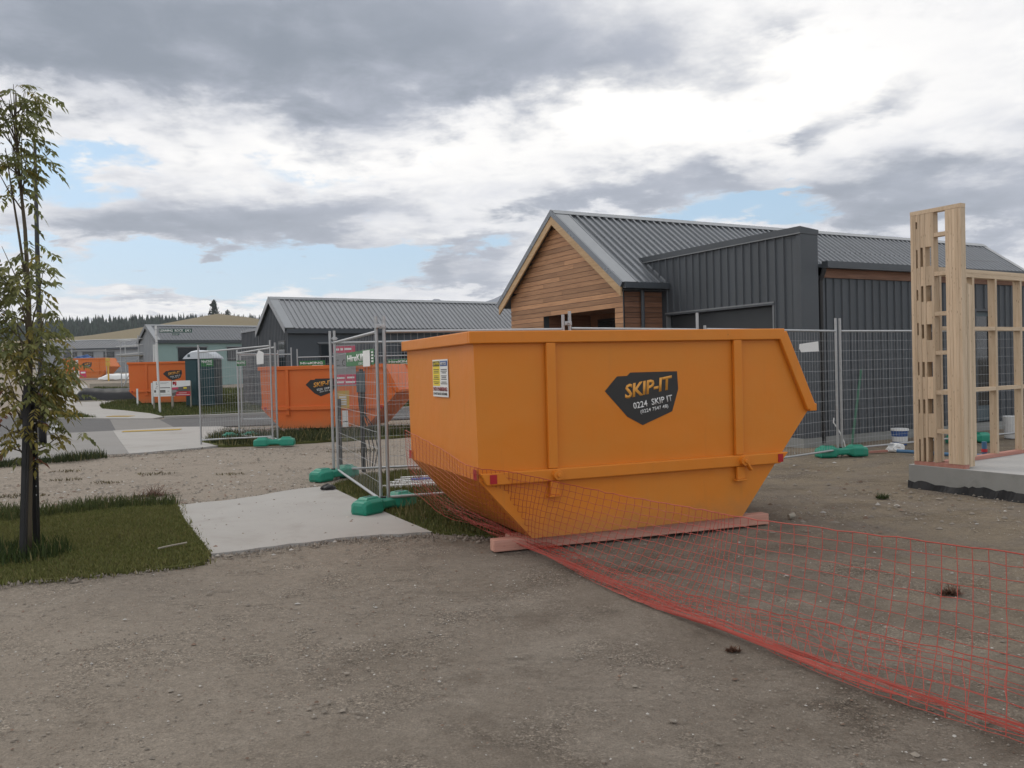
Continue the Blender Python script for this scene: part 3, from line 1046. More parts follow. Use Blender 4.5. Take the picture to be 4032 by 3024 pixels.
def notice_sign(parent):
    # faces the skip's left end (local -x); w runs along +y
    xl = -0.47
    y0, y1, z0, z1 = .69, 1.16, 1.262, 1.597
    s = link('notice_sign', MB().box(xl - .004, xl - .0005, y0, y1, z0, z1), 'white', parent)

    def pl_(n, a, b, c, d, m, k=1):
        return link(n, MB().box(xl - .004 - .0015 * k, xl - .0042, a, b, c, d), m, s)
    zt = z1 - .012
    ym = (y0 + y1) / 2
    pl_('caution_panel', ym + .006, y1 - .012, zt - .225, zt, 'yellow')
    pl_('caution_header', ym + .010, y1 - .016, zt - .048, zt - .004, 'signblack', 2)
    pl_('notice_header', y0 + .012, ym - .006, zt - .048, zt - .002, 'blue')

    def tx(txt, ya, z, w, h, m, off=.02):
        me = text_mesh(txt, w, h, .0012, 0, off)
        link('lettering', me, m, s, (xl - .0075, ya, z), LEFTF)
    tx('CAUTION', y1 - .03, zt - .040, .18, .028, 'yellow')
    tx('NOTICE', ym - .03, zt - .040, .165, .028, 'white')
    tx('NO PARKING', y1 - .025, z0 + .052, .42, .036, 'maroon', .035)
    tx('DO NOT BLOCK CONTAINER', y1 - .025, z0 + .017, .42, .022, 'signblack', .01)
    r_ = random.Random(3)
    for (ya, yb, m) in ((ym + .02, y1 - .025, 'signblack'), (y0 + .02, ym - .02, 'signblack')):
        for i, zz in enumerate((.075, .090, .105, .132, .147, .162, .187, .202)):
            k = r_.uniform(.0, .035)
            pl_('print_line', ya + k, yb - k, zt - zz - .006, zt - zz, m, 1.6)


notice_sign(near_skip)

beamA = MB().box(-1.33, 1.36, -.055, .055, 0, .098)
tag(bevel(link('timber_beam', beamA, 'pinkwood', None, (1.05, 7.545, 0), (0, 0, R(20.3))), .006), 'pinkish timber beam under the front edge of the amber skip', 'beam', 'timber beams under the skip')
beamB = MB().box(-1.1, 1.23, -.05, .05, 0, .092)
tag(bevel(link('timber_beam', beamB, 'pinkwood', None, (0.95, 7.70, 0), (0, 0, R(21.2))), .006), 'shorter timber beam set just behind the pinkish front beam', 'beam', 'timber beams under the skip')

s3 = skip_bin('orange skip behind the near mesh fence beside the lane', (-6.0, 22.3, gh(22) - .02), R(-8), 'orange_mid', H=1.70, emblem_u=-.06)
s3.scale.x = 1.1
s2 = skip_bin('orange skip behind the two site boards and the street sign', (-16.3, 38.0, gh(38) - .02), R(13), 'orange_mid', H=1.9, emblem_u=.12)
s2.scale.x = 1.1
s4 = skip_bin('far orange skip in front of the long grey house', (-33.4, 65.5, gh(65) + .02), R(6), 'orange_far', H=1.62, emblem_u=.1)


# ------------------------------------------------------------------ temporary fencing
def fence_panel(label, p0, p1, zt=1.95, zbm=0.12, stub=(0.17, 0.17), legs=(0.0, 0.0), group='temporary fence panels', vs_sp=0.072, hz=11, tilt=0.0, name='mesh_fence'):
    a, b = Vector(p0), Vector(p1)
    L = math.hypot(b.x - a.x, b.y - a.y)
    t = thing(name, label, 'fence panel', a, math.atan2(b.y - a.y, b.x - a.x), group)
    t.rotation_euler = (tilt, 0, math.atan2(b.y - a.y, b.x - a.x))
    dz = b.z - a.z
    for k, x in enumerate((0, L)):
        z_ = dz * k
        o = link('post', MB().tube([(x, 0, z_ + legs[k]), (x, 0, z_ + zt + stub[k])], 0.019, 10), 'galv', t, smooth=False)
    link('top_rail', MB().tube([(.02, 0, zt), (L - .02, 0, zt + dz)], 0.017, 10), 'galv', t)
    link('bottom_rail', MB().tube([(.02, 0, zbm), (L - .02, 0, zbm + dz)], 0.017, 10), 'galv', t)
    mb = MB()
    n = max(8, int(L / vs_sp))
    for i in range(1, n):
        x = L * i / n
        zz = dz * i / n
        j = rng.uniform(-.003, .003)
        mb.tube([(x + j, 0.006, zbm + zz), (x, 0.006, zt + zz)], 0.0020, 3, False)
    for i in range(1, hz + 1):
        z = zbm + (zt - zbm) * i / (hz + 1)
        mb.tube([(0, 0.002, z), (L * .5, 0.002, z + dz / 2 + rng.uniform(-.004, .004)), (L, 0.002, z + dz)], 0.0019, 3, False)
    o = link('wire_mesh', mb, 'wire', t)
    o['kind'] = 'stuff'
    return t


def clamp(parent, x, z, w=.10):
    mb = MB().box(x - w / 2, x + w / 2, -.028, .028, z - .022, z + .022)
    mb.tube([(x, -.05, z), (x, .05, z)], .009, 6)
    bevel(link('clamp', mb, 'galv', parent), .006)


P1a, P1b = Vector((-2.5, 12.25, 0)), Vector((-1.445, 9.29, 0))
fp1 = fence_panel('gate-like mesh fence panel with the green hire sign left of the skip', P1a, P1b, 1.93, .12, (.17, .17), vs_sp=.10, hz=9)
fp2 = fence_panel('mesh fence panel running behind the left end of the amber skip', (-1.36, 9.27, 0), (.60, 9.87, 0), 1.93, .15, (.17, .17))
fp3 = fence_panel('mesh fence panel hidden behind the middle of the amber skip', (.68, 9.92, 0), (2.42, 11.2, 0), 1.94, .12, (.2, .22))
fp4 = fence_panel('mesh fence panel with a white card right of the amber skip', (2.55, 11.35, 0), (5.03, 13.38, 0), 1.95, .11, (.05, .2))
fp5 = fence_panel('mesh fence panel between the white card panel and the timber frame', (5.12, 13.44, 0), (7.9, 15.0, 0), 1.95, .11, (.2, .15))
fp6 = fence_panel('mesh fence panel seen through the bare timber wall frame', (7.97, 15.03, 0), (10.9, 16.3, 0), 1.95, .11, (.15, .15))
fp0 = fence_panel('mesh fence panel running along the path behind the hire sign gate', (-2.58, 12.33, 0), (-0.2, 12.75, 0), 1.93, .12, (.17, .1), vs_sp=.10)
clamp(fp1, .0, 1.985)
clamp(fp2, -.035, 1.99)
clamp(fp3, -.04, 2.0)

wl = thing('warning_card', 'blank white card tied to the wire right of the amber skip', 'sign', (4.42, 12.87, 1.69), math.atan2(2.03, 2.48))
link('card', MB().prism([(-.01, .05), (.0, .12), (.50, .16), (.51, .01), (.04, 0)], (-.25, -.022, -.06), (1, 0, 0), (0, 0, 1), (0, .004, 0)), 'white', wl)

# gate leaves across the lane corner, and the far panels
fence_panel('open mesh gate leaf standing on the pale pad', (-6.74, 18.62, .0), (-5.02, 18.0, .08), 2.02, .13, (.16, .12), legs=(-.02, 0.02), vs_sp=.065, hz=9)
fence_panel('mesh fence panel swung back behind the open gate leaf', (-4.94, 18.08, .05), (-6.42, 20.25, .0), 2.02, .1, (.1, .1), vs_sp=.065, hz=9)
fence_panel('narrow mesh fence panel behind the swung back one', (-6.45, 20.32, 0), (-6.05, 22.4, .03), 2.0, .1, (.1, .1), vs_sp=.065, hz=9)
g3 = fence_panel('leaning mesh fence panel at the left of the dark gabled cabin', (-8.17, 26.05, .08), (-6.62, 26.0, .08), 2.02, .1, (.1, .2), vs_sp=.075, hz=8)
fence_panel('mesh fence panel in front of the dark cabin window', (-6.44, 26.0, .02), (-4.55, 26.1, .02), 1.98, .1, (.25, .1), vs_sp=.075, hz=8)
fence_panel('mesh fence panel at the right end of the dark cabin', (-4.47, 26.12, .0), (-2.2, 26.3, .0), 1.98, .1, (.2, .1), vs_sp=.075, hz=8)
# fence before the far skip
for k, (xa, xb) in enumerate(((-34.4, -31.9), (-31.8, -29.4), (-36.9, -34.5))):
    y = 62.6
    fence_panel(('distant mesh fence panel before the far orange skip', 'distant mesh fence panel beside the yellow marker box', 'distant mesh fence panel half hidden by the young tree')[k],
                (xa, y, gh(y)), (xb, y + .1, gh(y)), 2.2, .1, (.1, .1), vs_sp=.15, hz=6)


def fence_foot(label, loc, rz, s=1.0):
    t = thing('fence_weight', label, 'fence base', loc, rz, 'green plastic fence feet')
    st = [(-.40, .085, .03, .10), (-.385, .118, .0, .135), (-.31, .125, .0, .155), (-.15, .122, .0, .158), (-.085, .085, .03, .135), (.085, .085, .03, .135), (.15, .122, .0, .158), (.31, .125, .0, .155), (.385, .118, .0, .135), (.40, .085, .03, .10)]
    mb = MB()
    rings = []
    for (x, hw, zb_, zt) in st:
        c = min(.03, hw * .3)
        ring = [(-hw, zb_ + c), (-hw + c * .5, zb_), (hw - c * .5, zb_), (hw, zb_ + c), (hw * .94, zt - c), (hw * .94 - c, zt), (-hw * .94 + c, zt), (-hw * .94, zt - c)]
        i0 = len(mb.v)
        for (y, z) in ring:
            mb.v.append((x * s, y * s, z * s))
        rings.append(i0)
    for a, b in zip(rings[:-1], rings[1:]):
        for j in range(8):
            mb.f.append((a + j, a + (j + 1) % 8, b + (j + 1) % 8, b + j))
    mb.f.append(tuple(rings[0] + j for j in range(8)))
    mb.f.append(tuple(rings[-1] + j for j in range(8)))
    bevel(link('block', mb, 'greenplastic', t), .008)
    for sx in (-1, 1):
        x = .235 * sx
        h = MB()
        h.hexa([((x - .10) * s, -.075 * s, .150 * s), ((x + .10) * s, -.075 * s, .150 * s), ((x + .10) * s, .075 * s, .150 * s), ((x - .10) * s, .075 * s, .150 * s),
                ((x - .075) * s, -.058 * s, .178 * s), ((x + .075) * s, -.058 * s, .178 * s), ((x + .075) * s, .058 * s, .178 * s), ((x - .075) * s, .058 * s, .178 * s)])
        hh = bevel(link('handle', h, 'greenplastic', t), .006)
        link('hand_hole', MB().box((x - .055) * s, (x + .055) * s, -.02 * s, .02 * s, .176 * s, .1795 * s), 'black', hh)
    link('post_socket', MB().tube([(-.02 * s, 0, .12 * s), (-.02 * s, 0, .15 * s)], .03 * s, 10), 'black', t)
    return t


fence_foot('green fence foot at the near corner on the concrete slab', (-1.40, 9.26, .012), R(54))
fence_foot('green fence foot at the slab end beside the dark site post', (-2.55, 12.22, .0), R(58))
fence_foot('green fence foot under the open gate leaf by the orange skip', (-5.0, 18.05, .01), R(4), 1.05)
fence_foot('green fence foot half hidden behind the open gate leaf', (-6.4, 20.2, .0), R(10))
fence_foot('green fence foot right of the amber skip near the bucket', (5.1, 13.42, .0), R(8), 1.0)
fence_foot('green fence foot seen through the timber wall frame', (7.95, 15.03, .0), R(8))


def hire_sign(label, parent_loc, rz, w=.75, h=.17, mat='hiregreen', sub=True):
    t = thing('hire_sign', label, 'sign', parent_loc, rz, 'green hire signs')
    link('panel', MB().box(0, w, -.004, 0, 0, h), mat, t)
    lettering('HireKING', t, w * .05, h * .36, w * .86, h * .42, 'white', y=-.0045, offset=.03)
    if sub:
        plate('print_line', t, w * .5, w * .92, h * .12, h * .2, 'white', y=-.0042, t=.001)
    return t


ang1 = math.atan2(P1b.y - P1a.y, P1b.x - P1a.x)
d1 = (P1b - P1a).normalized()
off = Vector((d1.y, -d1.x, 0)) * .012 
hp = P1a + d1 * 1.13 + off + Vector((0, 0, 1.58))
hs = thing('hire_sign', 'large green hire sign tied inside the near mesh fence panel', 'sign', hp, ang1, 'green hire signs')
link('panel', MB().box(0, 1.92, -.004, 0, 0, .175), 'hiregreen', hs)
lettering('HireKING', hs, .10, .055, 1.62, .085, 'white', y=-.0045, offset=.03)
lettering('DEC', hs, .95, .012, .28, .026, 'white', y=-.0045)
for i in range(4):
    plate('print_line', hs, 1.76, 1.89, .03 + i * .033, .048 + i * .033, 'white', y=-.0042, t=.001)
cp = thing('white_card', 'white card covering part of the large green hire sign', 'sign', P1a + d1 * 2.45 + off * 2.2 + Vector((0, 0, 1.565)), ang1)
link('card', MB().box(0, .43, -.004, 0, 0, .18), 'white', cp)
hire_sign('small green hire sign on the panel in front of the dark cabin window', (-6.38, 25.97, 1.72), 0, .78, .17)
hire_sign('small green hire sign on the panel at the right end of the cabin', (-3.75, 26.12, 1.70), R(3), .78, .17)
hire_sign('green hire sign on the panel swung back behind the gate leaf', (-6.42, 20.2, 1.72), R(-30), .30, .13, sub=False)
wc = thing('white_card', 'small white card on the right post of the open gate leaf', 'sign', (-5.32, 18.08, 1.72), R(-20))
link('card', MB().prism([(0, 0), (.17, .01), (.18, .24), (.06, .30), (.0, .2)], (0, -.02, 0), (1, 0, 0), (0, 0, 1), (0, .004, 0)), 'white', wc)


# ------------------------------------------------------------------ houses
def pan_mesh(w, L, rib_w=.04, rib_h=.04):
    """one roofing / cladding pan: x across (0..w), y up the slope (0..L), z out; one rib along its left edge"""
    mb = MB()
    a = .012
    pr = [(0, 0), (a, rib_h), (a + rib_w, rib_h), (2 * a + rib_w, 0), (w, 0)]
    for (p, q) in zip(pr[:-1], pr[1:]):
        mb.face([(p[0], 0, p[1]), (q[0], 0, q[1]), (q[0], L, q[1]), (p[0], L, p[1])])
    # thickness at the lower end
    for (p, q) in zip(pr[:-1], pr[1:]):
        mb.face([(p[0], 0, p[1] - .006), (q[0], 0, q[1] - .006), (q[0], 0, q[1]), (p[0], 0, p[1])])
    return mb


def slope_frame(t_e, z_e, t_r, z_r, s0=0.0):
    """matrix of a roof slope: x along the ridge, y from eave to ridge, z outwards; near (-t) slope if t_r > t_e"""
    up = Vector((0, t_r - t_e, z_r - z_e))
    L = up.length
    y = up / L
    if t_r > t_e:
        x = Vector((1, 0, 0))
    else:
        x = Vector((-1, 0, 0))
    z = x.cross(y)
    m = Matrix(((x.x, y.x, z.x, s0), (x.y, y.y, z.y, t_e), (x.z, y.z, z.z, z_e), (0, 0, 0, 1)))
    return m, L


def roof_slope(parent, s0, s1, t_e, z_e, t_r, z_r, w, mat, verge0=0.0, verge1=0.0, individual=True):
    flip = t_r < t_e
    m, L = slope_frame(t_e, z_e, t_r, z_r, s1 if flip else s0)
    W_ = s1 - s0
    va, vb = (verge1, verge0) if flip else (verge0, verge1)
    n = max(1, int(round((W_ - va - vb) / w)))
    w = (W_ - va - vb) / n
    if individual:
        me = pan_mesh(w, L - .03).mesh('roof_sheet')
        me.materials.append(MAT[mat])
        for i in range(n):
            o = link('roof_sheet', me, None, parent)
            o.matrix_local = m @ Matrix.Translation((va + i * w, 0, .03))
    else:
        mb = MB()
        one = pan_mesh(w, L - .03)
        for i in range(n):
            b = len(mb.v)
            mb.v += [(x + va + i * w, y, z) for x, y, z in one.v]
            mb.f += [tuple(b + k for k in f) for f in one.f]
        o = link('roof_sheet', mb, mat, parent)
        o.matrix_local = m @ Matrix.Translation((0, 0, .03))
        o['kind'] = 'stuff'
    o = link('roof_deck', MB().box(0, W_, 0, L - .01, -.09, .022), 'clad', parent)
    o.matrix_local = m
    for (x0, x1) in ((-.012, va), (W_ - vb, W_ + .012)):
        if x1 - x0 > .02:
            o = link('verge_flashing', MB().box(x0, x1, -.01, L - .02, .026, .066), 'flash', parent)
            o.matrix_local = m
    o = link('ridge_flashing', MB().box(-.02, W_ + .02, L - .15, L - .0, .072, .078), 'flash', parent)
    o.matrix_local = m
    return m, L


def ridge_cap(parent, s0, s1, t, z):
    link('ridge_cap', MB().tube([(s0 - .03, t, z + .055), (s1 + .03, t, z + .055)], .028, 8), 'flash', parent)


def clad_run(parent, o, ax, L, z0f, z1f, w, mat='clad', first=0.0):
    """vertical ribbed wall sheets along ax from o; z0f/z1f give bottom and top; out = right-hand normal"""
    ax = Vector(ax).normalized()
    o = Vector(o)
    out = Vector((ax.y, -ax.x, 0))
    n = max(1, int(round(L / w)))
    w = L / n
    cache = {}
    for i in range(n):
        xm = (i + .5) * w
        z0, z1 = z0f(xm), z1f(xm)
        if z1 - z0 < .05:
            continue
        k = round(z1 - z0, 3)
        if k not in cache:
            me = pan_mesh(w, k, .03, .026).mesh('cladding_sheet')
            me.materials.append(MAT[mat])
            cache[k] = me
        ob = link('cladding_sheet', cache[k], None, parent)
        p = o + ax * (i * w)
        ob.matrix_local = Matrix(((ax.x, 0, out.x, p.x), (ax.y, 0, out.y, p.y), (0, 1, 0, z0), (0, 0, 0, 1)))


def boards(parent, s, t0, t1, z0, z1, topf, openings, h, mat, seed, face=-1, axis='t', fixed=None):
    """horizontal weatherboards; topf(t)=roof limit; openings = list of (ta, tb, zt)"""
    r_ = random.Random(seed)
    z = z0
    while z < z1:
        zh = min(h - .009, z1 - z)
        segs = [(t0, t1)]
        for (a, b, zt) in openings:
            if z + h * .5 < zt:
                new = []
                for (p, q) in segs:
                    if q <= a or p >= b:
                        new.append((p, q))
                    else:
                        if p < a:
                            new.append((p, a))
                        if q > b:
                            new.append((b, q))
                segs = new
        for (p, q) in segs:
            # clip with the roof
            tt = [p + (q - p) * i / 200 for i in range(201)]
            ok = [x for x in tt if topf(x) > z + .02]
            if not ok:
                continue
            p2, q2 = ok[0], ok[-1]
            cuts = [p2]
            if q2 - p2 > 2.2 and r_.random() < .75:
                cuts.append(p2 + (q2 - p2) * r_.uniform(.3, .7))
            cuts.append(q2)
            for a, b in zip(cuts[:-1], cuts[1:]):
                if b - a < .03:
                    continue
                mb = MB()
                g = .0015
                zl, zu = z, z + zh
                a2, b2_ = a + g, b - g
                tops = [min(zu, max(topf(x), zl + .003)) for x in np.linspace(a2, b2_, 13)]
                poly = [(b2_, zl), (a2, zl)]
                xs2 = list(np.linspace(a2, b2_, 13))
                keep = [0] + [i for i in range(1, 12) if abs(tops[i - 1] - 2 * tops[i] + tops[i + 1]) > 1e-5] + [12]
                poly = [(a2, zl)] + [(b2_, zl)] + [(xs2[i], tops[i]) for i in reversed(keep)]
                if axis == 't':
                    mb.prism(poly, (s - .020 + .004 * ((z * 37) % 1), 0, 0), (0, 1, 0), (0, 0, 1), (.015, 0, 0))
                else:
                    mb.prism(poly, (0, s - .020, 0), (1, 0, 0), (0, 0, 1), (0, .015, 0))
                link('board', mb, mat, parent)
        z += h


TH = R(29.2)
hA = thing('timber_clad_house', 'house with a cedar boarded gable and charcoal ribbed wing behind the amber skip', 'house', (5.05, 15.0, 0), TH)
# cedar gable block: s -1.0 .. 15, t 3.76 .. 8.48
GS, GT0, GT1, RT, RZ, EZ = -1.0, 3.76, 8.48, 6.21, 5.03, 3.16
TE0, TE1 = 3.60, 8.84


def roofz(t):
    return (RZ - .13) - abs(t - RT) * (RZ - EZ) / (RT - TE0)


mb = MB()
mb.box(.42, 15.0, GT0 + .01, GT1, 0, 2.95)
mb.prism([(GT0 + .01, 2.95), (GT1, 2.95), (RT, roofz(RT) - .02)], (.42, 0, 0), (0, 1, 0), (0, 0, 1), (14.58, 0, 0))
# piers and top of the gable wall round the porch opening
OT0, OT1, OZ = 4.05, 6.92, 2.745
mb.box(GS, GS + .14, GT0, OT0, 0, roofz(GT0) - .03)
mb.box(GS, GS + .14, OT1, GT1, 0, roofz(GT1) - .03)
mb.prism([(OT0, OZ), (OT1, OZ), (OT1, roofz(OT1) - .03), (RT, roofz(RT) - .03), (OT0, roofz(OT0) - .03)], (GS, 0, 0), (0, 1, 0), (0, 0, 1), (.14, 0, 0))
mb.box(GS + .14, .42, GT0, GT0 + .12, 0, roofz(GT0) - .03)
mb.box(GS + .14, .42, GT1 - .12, GT1, 0, roofz(GT1) - .03)
mb.box(GS + .14, .42, OT0, OT1, OZ + .02, OZ + .06)
link('wall', mb, 'clad', hA)
boards(hA, GS, GT0 - .0, GT1, .18, 4.95, roofz, [(OT0, OT1, OZ)], .110, 'cedar', 5)
boards(hA, GT0, GS - .0, -.02, .18, 3.02, lambda t: 3.05, [], .110, 'cedar_shaded', 6, axis='s')
# porch
link('porch_lining', MB().box(.32, .40, OT0 + .02, OT1 - .02, .1, OZ), 'cedar_shaded', hA)
link('porch_lining', MB().box(GS + .142, .32, OT1 - .001, OT1 + .03, .1, OZ), 'cedar_shaded', hA)
link('porch_lining', MB().box(GS + .142, .32, OT0 - .03, OT0 + .001, .1, OZ), 'cedar_shaded', hA)
link('porch_lining', MB().box(GS + .01, .32, OT0, OT1, OZ - .004, OZ + .018), 'cedar_shaded', hA)
wf = link('window', MB().box(.25, .318, 4.72, 5.62, .6, 2.62), 'window', hA)
link('pane', MB().box(.243, .249, 4.80, 5.54, .7, 2.55), 'glass', wf)
wf = link('window', MB().box(.25, .318, 5.68, 6.5, .2, 2.62), 'window', hA)
link('pane', MB().box(.243, .249, 5.74, 6.44, .3, 2.55), 'glass', wf)
link('corner_trim', MB().box(GS - .026, GS - .001, GT0 - .026, GT0 - .002, .1, 3.03), 'window', hA)
# roof
roof_slope(hA, GS - .16, 15.1, TE0, EZ, RT, RZ, .202, 'roof', .34, .2)
roof_slope(hA, GS - .16, 15.1, TE1, EZ - .03, RT, RZ, .202, 'roof', .34, .2, False)
ridge_cap(hA, GS - .16, 15.1, RT, RZ)
# barge boards and metal verge edge
SV = GS - .16
for (te, ze, k) in ((TE0, EZ, 0), (TE1, EZ - .03, 1)):
    d = Vector((0, RT - te, RZ - ze)).normalized()
    nrm = Vector((0, -d.z, d.y)) if te < RT else Vector((0, d.z, -d.y))
    if nrm.z < 0:
        nrm = -nrm
    a = Vector((SV - .024, te, ze))
    b = Vector((SV - .024, RT, RZ))
    lo = -.20
    mb = MB()
    A0 = a - nrm * .05 - d * .02
    A1 = a - nrm * .215 - d * .02
    B0 = Vector((SV - .024, RT, RZ - .05 / nrm.z))
    B1 = Vector((SV - .024, RT, RZ - .215 / nrm.z))
    # lower end cut plumb
    A1 = Vector((A0.x, A0.y, A0.z - .20 if te < RT else A0.z - .20))
    e = Vector((.038, 0, 0))
    mb.hexa([A1, A1 + e, B1 + e, B1, A0, A0 + e, B0 + e, B0])
    bevel(link('barge_board', mb, 'barge', hA), .003)
    mb = MB()
    C0, C1 = a + nrm * .068 - d * .03, a - nrm * .05 - d * .03
    D0, D1 = Vector((SV - .024, RT, RZ + .068 / nrm.z)), Vector((SV - .024, RT, RZ - .05 / nrm.z))
    f = Vector((-.014, 0, 0))
    mb.hexa([C1 + f, C1 + e, D1 + e, D1 + f, C0 + f, C0 + e, D0 + e, D0 + f])
    link('barge_flashing', mb, 'roof', hA)
link('gutter', MB().box(SV + .02, .0, TE0 - .115, TE0 + .005, EZ - .085, EZ + .035), 'clad', hA)
link('gutter', MB().box(SV + .02, 15.0, TE1 - .005, TE1 + .115, EZ - .115, EZ + .005), 'clad', hA)
link('soffit', MB().box(SV + .02, -.01, TE0 + .006, GT0 - .002, EZ - .12, EZ - .10), 'clad', hA)
link('downpipe', MB().tube([(-.58, GT0 - .085, .1), (-.58, GT0 - .085, 3.06)], .04, 12), 'clad', hA)

# charcoal wing wall
mb = MB()
DT0, DT1, DZ = .61, 3.62, 2.535
mb.box(.012, .40, .0, DT0, .15, 3.78)
mb.box(.012, .40, DT1, 4.95, .15, 3.78)
mb.box(.012, .40, DT0, DT1, DZ, 3.78)
mb.box(.14, .40, DT0, DT1, .15, DZ)
link('wing_wall', mb, 'clad', hA)
clad_run(hA, (.007, DT0 - .0, 0), (0, -1, 0), DT0 - .20, lambda x: .16, lambda x: 3.71, .2)
clad_run(hA, (.007, DT1 - .0, 0), (0, -1, 0), DT1 - DT0, lambda x: DZ + .05, lambda x: 3.71, .198)
clad_run(hA, (.007, 4.9, 0), (0, -1, 0), 4.9 - DT1 - .02, lambda x: .16, lambda x: min(3.71, 3.71), .198)
link('corner_flashing', MB().box(-.016, .415, -.02, -.002, .15, 3.71), 'clad', hA)
link('corner_flashing', MB().box(-.016, .010, -.002, .07, .15, 3.71), 'clad', hA)
mb = MB()
mb.hexa([(-.03, -.03, 3.715), (.43, -.03, 3.70), (.43, 5.0, 3.70), (-.03, 5.0, 3.715), (-.03, -.03, 3.835), (.43, -.03, 3.79), (.43, 5.0, 3.79), (-.03, 5.0, 3.835)])
link('parapet_cap', mb, 'clad', hA)
link('drip_edge', MB().box(-.042, -.031, -.04, 4.6, 3.706, 3.726), 'clad_light', hA)
gd = link('garage_door', MB().box(.10, .138, DT0 + .05, DT1 - .05, .15, DZ - .03), 'garage', hA)
for i in range(4):
    z0 = .17 + i * .585
    bevel(link('door_panel', MB().box(.088, .0995, DT0 + .06, DT1 - .06, z0, z0 + .57), 'garage', gd), .004)
link('door_trim', MB().box(-.03, .10, DT0 - .012, DT1 + .012, DZ - .012, DZ + .045), 'clad', hA)
link('door_trim', MB().box(-.034, -.031, DT0 - .012, DT1 + .012, DZ + .018, DZ + .046), 'clad_light', hA)
for y in (DT0 + .02, DT1 - .02):
    link('door_trim', MB().box(-.02, .09, y - .016, y + .016, .15, DZ - .014), 'clad_light', hA)
link('foundation', MB().box(-.03, .42, -.03, 5.0, -.3, .148), 'concrete_edge', hA)
link('foundation', MB().box(.421, 9.6, .03, 4.0, -.3, .146), 'concrete_edge', hA)
link('foundation', MB().box(GS - .03, .1, GT0 - .03, GT1 + .03, -.3, .142), 'concrete_edge', hA)
# low flat-roofed front
WT = .07
DS0, DS1 = 5.04, 5.62
mb = MB()
mb.box(.43, DS0, WT, 3.9, .15, 3.0)
mb.box(DS1, 9.5, WT, 3.9, .15, 3.0)
mb.box(DS0, DS1, WT + .12, 3.9, .15, 3.0)
mb.box(DS0, DS1, WT, WT + .12, 2.42, 3.0)
link('front_wall', mb, 'clad', hA)
clad_run(hA, (.68, WT - .002, 0), (1, 0, 0), DS0 - .70, lambda x: .15, lambda x: 2.96, .208)
clad_run(hA, (DS1 + .02, WT - .002, 0), (1, 0, 0), 9.5 - DS1 - .03, lambda x: .15, lambda x: 2.96, .208)
clad_run(hA, (DS0 - .0, WT - .002, 0), (1, 0, 0), DS1 - DS0, lambda x: 2.48, lambda x: 2.96, .29)
dr = link('door', MB().box(DS0 + .01, DS1 - .01, WT + .05, WT + .11, .18, 2.41), 'meterbox', hA)
link('pane', MB().box(DS0 + .07, DS1 - .07, WT + .042, WT + .049, .5, 2.32), 'glass', dr)
link('door_frame', MB().box(DS0 - .035, DS0 + .008, WT - .03, WT + .05, .16, 2.45), 'clad', hA)
link('door_frame', MB().box(DS1 - .008, DS1 + .035, WT - .03, WT + .05, .16, 2.45), 'clad', hA)
link('eave_timber', MB().box(.62, 9.5, WT - .04, WT - .004, 2.97, 3.13), 'cedar_shaded', hA)
link('gutter', MB().box(.53, 9.6, -.135, .0, 3.125, 3.245), 'clad', hA)
link('flat_roof', MB().box(.45, 9.6, .004, 4.0, 3.14, 3.20), 'clad', hA)
link('corner_trim', MB().box(.44, .64, WT - .03, WT - .003, .15, 2.98), 'clad', hA)
link('downpipe', MB().tube([(.50, .01, .05), (.50, .01, 2.9), (.53, -.06, 3.12)], .042, 12), 'black', hA)


